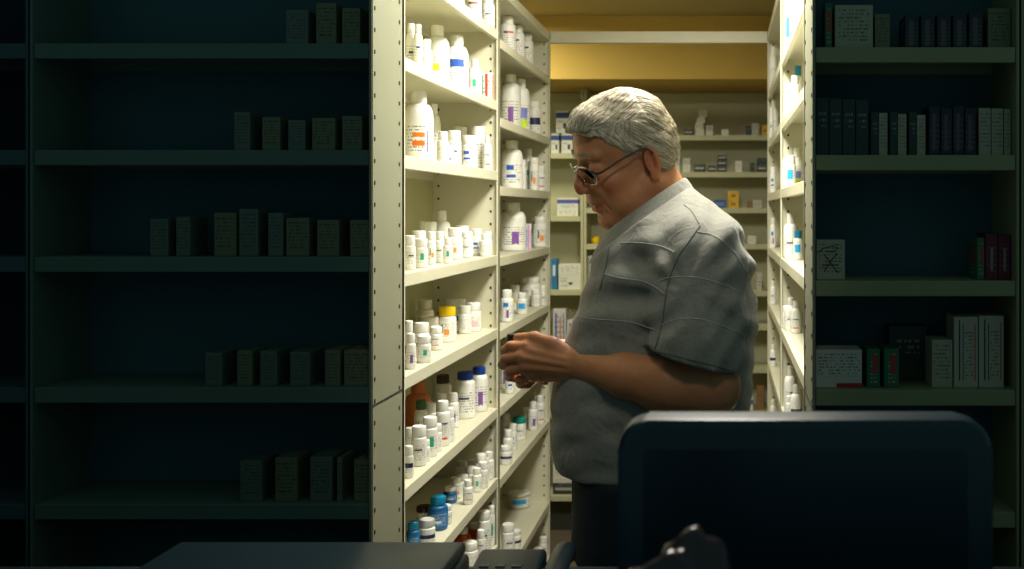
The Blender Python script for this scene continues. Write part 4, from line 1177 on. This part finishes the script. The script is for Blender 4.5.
# strands lying over the shell
me=hair.data; hb=BVHTree.FromPolygons([tuple(v) for v in HV],[tuple(p.vertices) for p in me.polygons])
rng=np.random.RandomState(3); hq=hl(HV)
cand=rng.choice(len(HV),6500,replace=False)
CUS=[]
for _ in range(3):
    cu=bpy.data.curves.new('strands','CURVE'); cu.dimensions='3D'; cu.bevel_depth=.0005; cu.bevel_resolution=0; CUS.append(cu)
def flow_dir(p):
    F_,S_,U_=p
    sg=1 if S_>0 else -1
    if U_>.088 and F_>-.03: d=np.array([1.,sg*.45,-.1])        # from the crown forward
    elif F_>.02: d=np.array([-.45,0,-.8])
    else: d=np.array([-.75,0,-.75])
    return d
for ci_ in cand:
    p=HV[ci_]; 
    if hq[ci_][2]<-.02: continue
    pts=[]; d0_=flow_dir(hq[ci_])+rng.normal(0,.10,3)+.16*np.sin(hq[ci_]*np.array([70,90,80])).sum()
    for t in range(9):
        loc,nrm,idx,dist=hb.find_nearest(Vector(p))
        if loc is None or dist>.012: break
        lift=.0004+.0030*rng.rand()*(t/8)
        pts.append(Vector(loc)+nrm*lift*1.0)
        d=d0_*.5+flow_dir(hl(np.array(loc)[None])[0])*.5
        w=d[0]*f_+d[1]*s_+d[2]*u_
        w=Vector(w); w-= nrm*w.dot(nrm); 
        if w.length<1e-4: break
        w.normalize(); p=np.array(Vector(loc)+w*.0055)
    if len(pts)<3: continue
    s=CUS[rng.choice(3,p=[.45,.3,.25])].splines.new('POLY'); s.points.add(len(pts)-1)
    for a_,b_ in zip(s.points,pts): a_.co=(*b_,1)
    for k_,a_ in enumerate(s.points): a_.radius=1-.6*k_/len(pts)
for cu,hm_ in zip(CUS,(paint('hair_white',(244,234,210),.5),paint('hair_grey',(184,168,136),.5),paint('hair_dark_grey',(112,98,74),.5))):
    tmp=bpy.data.objects.new('hair_strands',cu); C.objects.link(tmp)
    ms=bpy.data.meshes.new_from_object(tmp.evaluated_get(bpy.context.evaluated_depsgraph_get())); bpy.data.objects.remove(tmp)
    ms.materials.clear(); so=link('hair_strands',ms,hm_,None); so.parent=hair; so['kind']='stuff'
# eyebrows
for q_ in (1,-1):
    cu=bpy.data.curves.new('eb','CURVE'); cu.dimensions='3D'; cu.bevel_depth=.0005; cu.bevel_resolution=0
    for k_ in range(90):
        t=rng.rand(); S0=q_*(.012+.036*t); F0=.0955-.010*t; U0=.043+.006*math.sin(t*3)+rng.normal(0,.002)
        a_=Vector(H(F0,S0,U0)); b_=Vector(H(F0+.004+.003*rng.rand(),S0+q_*.006,U0+.001+.004*rng.rand()))
        s=cu.splines.new('POLY'); s.points.add(1); s.points[0].co=(*a_,1); s.points[1].co=(*b_,1); s.points[1].radius=.4
    tmp=bpy.data.objects.new('e',cu); C.objects.link(tmp)
    ms=bpy.data.meshes.new_from_object(tmp.evaluated_get(bpy.context.evaluated_depsgraph_get())); bpy.data.objects.remove(tmp)
    ms.materials.clear(); adopt(link('eyebrow',ms,HM,None))
# --- glasses, low on the nose
gl=empty('glasses',(0,0,0)); gl.parent=man; gl.location=tuple(-MO)
GM=paint('spectacle_metal',(190,180,165),.25,metal=.9); GT=paint('temple_dark',(34,34,32),.4)
glm,nt,b=new_mat('lens_glass'); b.inputs['Transmission Weight'].default_value=1; b.inputs['Roughness'].default_value=.02; b.inputs['IOR'].default_value=1.05; b.inputs['Base Color'].default_value=(.95,.97,.96,1)
GF,GU=.108,.010
tilt=.30
def LP(S0,U0,F0=0): return Vector(H(GF+F0-tilt*(-U0)*-1*.0 + .30*U0 - abs(S0)*.22, S0, GU+U0))
for q_ in (1,-1):
    rim=[]
    for k_ in range(28):
        a_=2*math.pi*k_/28; ca,sa=math.cos(a_),math.sin(a_)
        rim.append(LP(q_*.0335+.027*np.sign(ca)*abs(ca)**.8, .019*np.sign(sa)*abs(sa)**.8))
    r=tube('rim',rim,.0014,GM,None,2,cyclic=True); r.parent=gl
    bm=bmesh.new(); c0=bm.verts.new(LP(q_*.0335,0,.0006)); vv=[bm.verts.new(p) for p in rim]
    for k_ in range(28): bm.faces.new((c0,vv[k_],vv[(k_+1)%28]))
    bmesh.ops.recalc_face_normals(bm,faces=bm.faces[:]); bmesh.ops.solidify(bm,geom=bm.faces[:],thickness=.0012)
    l=bm_obj('lens',bm,glm,None,True); l.parent=r
    a0=LP(q_*.058,.010); e0=Vector(H(-.002,q_*.0835,.030)); 
    t=tube('temple',cr([a0,Vector(H(.088,q_*.073,.014)),Vector(H(.045,q_*.079,.024)),e0,Vector(H(-.018,q_*.083,.016))],6),.0019,GT,None,2); t.parent=gl
t=tube('bridge',cr([LP(-.010,.006),LP(0,.010,.003),LP(.010,.006)],5),.0011,GM,None,2); t.parent=gl
# --- the vial he holds
v=empty('medicine_vial',(-.390,2.004,1.292)); tag(v,'small vial with a black cap held between the fingers of the person','vial')
lathe('body',[(.009,-.020),(.0095,-.018),(.0095,.012)],20,M['translucent'],v)
lathe('cap',[(.0125,.013),(.013,.014),(.013,.027),(.012,.028)],28,M['black_pl'],v,knurl=.04)
# ------------------------------------------------------------------ camera
cam=bpy.data.cameras.new('camera'); co=bpy.data.objects.new('camera',cam); C.objects.link(co)
co.location=(0,0,CZ); co.rotation_euler=(math.pi/2,0,0)
cam.sensor_width=36; cam.lens=36*F/1024; cam.shift_x=-(CX-512)/1024; cam.shift_y=(HY-284.5)/1024
cam.clip_start=.02
cam.dof.use_dof=True; cam.dof.focus_distance=2.2; cam.dof.aperture_fstop=5.6
S=bpy.context.scene; S.camera=co
S.view_settings.view_transform='Standard'; S.view_settings.look='None'; S.view_settings.gamma=1; S.view_settings.exposure=0
S.view_settings.use_curve_mapping=False
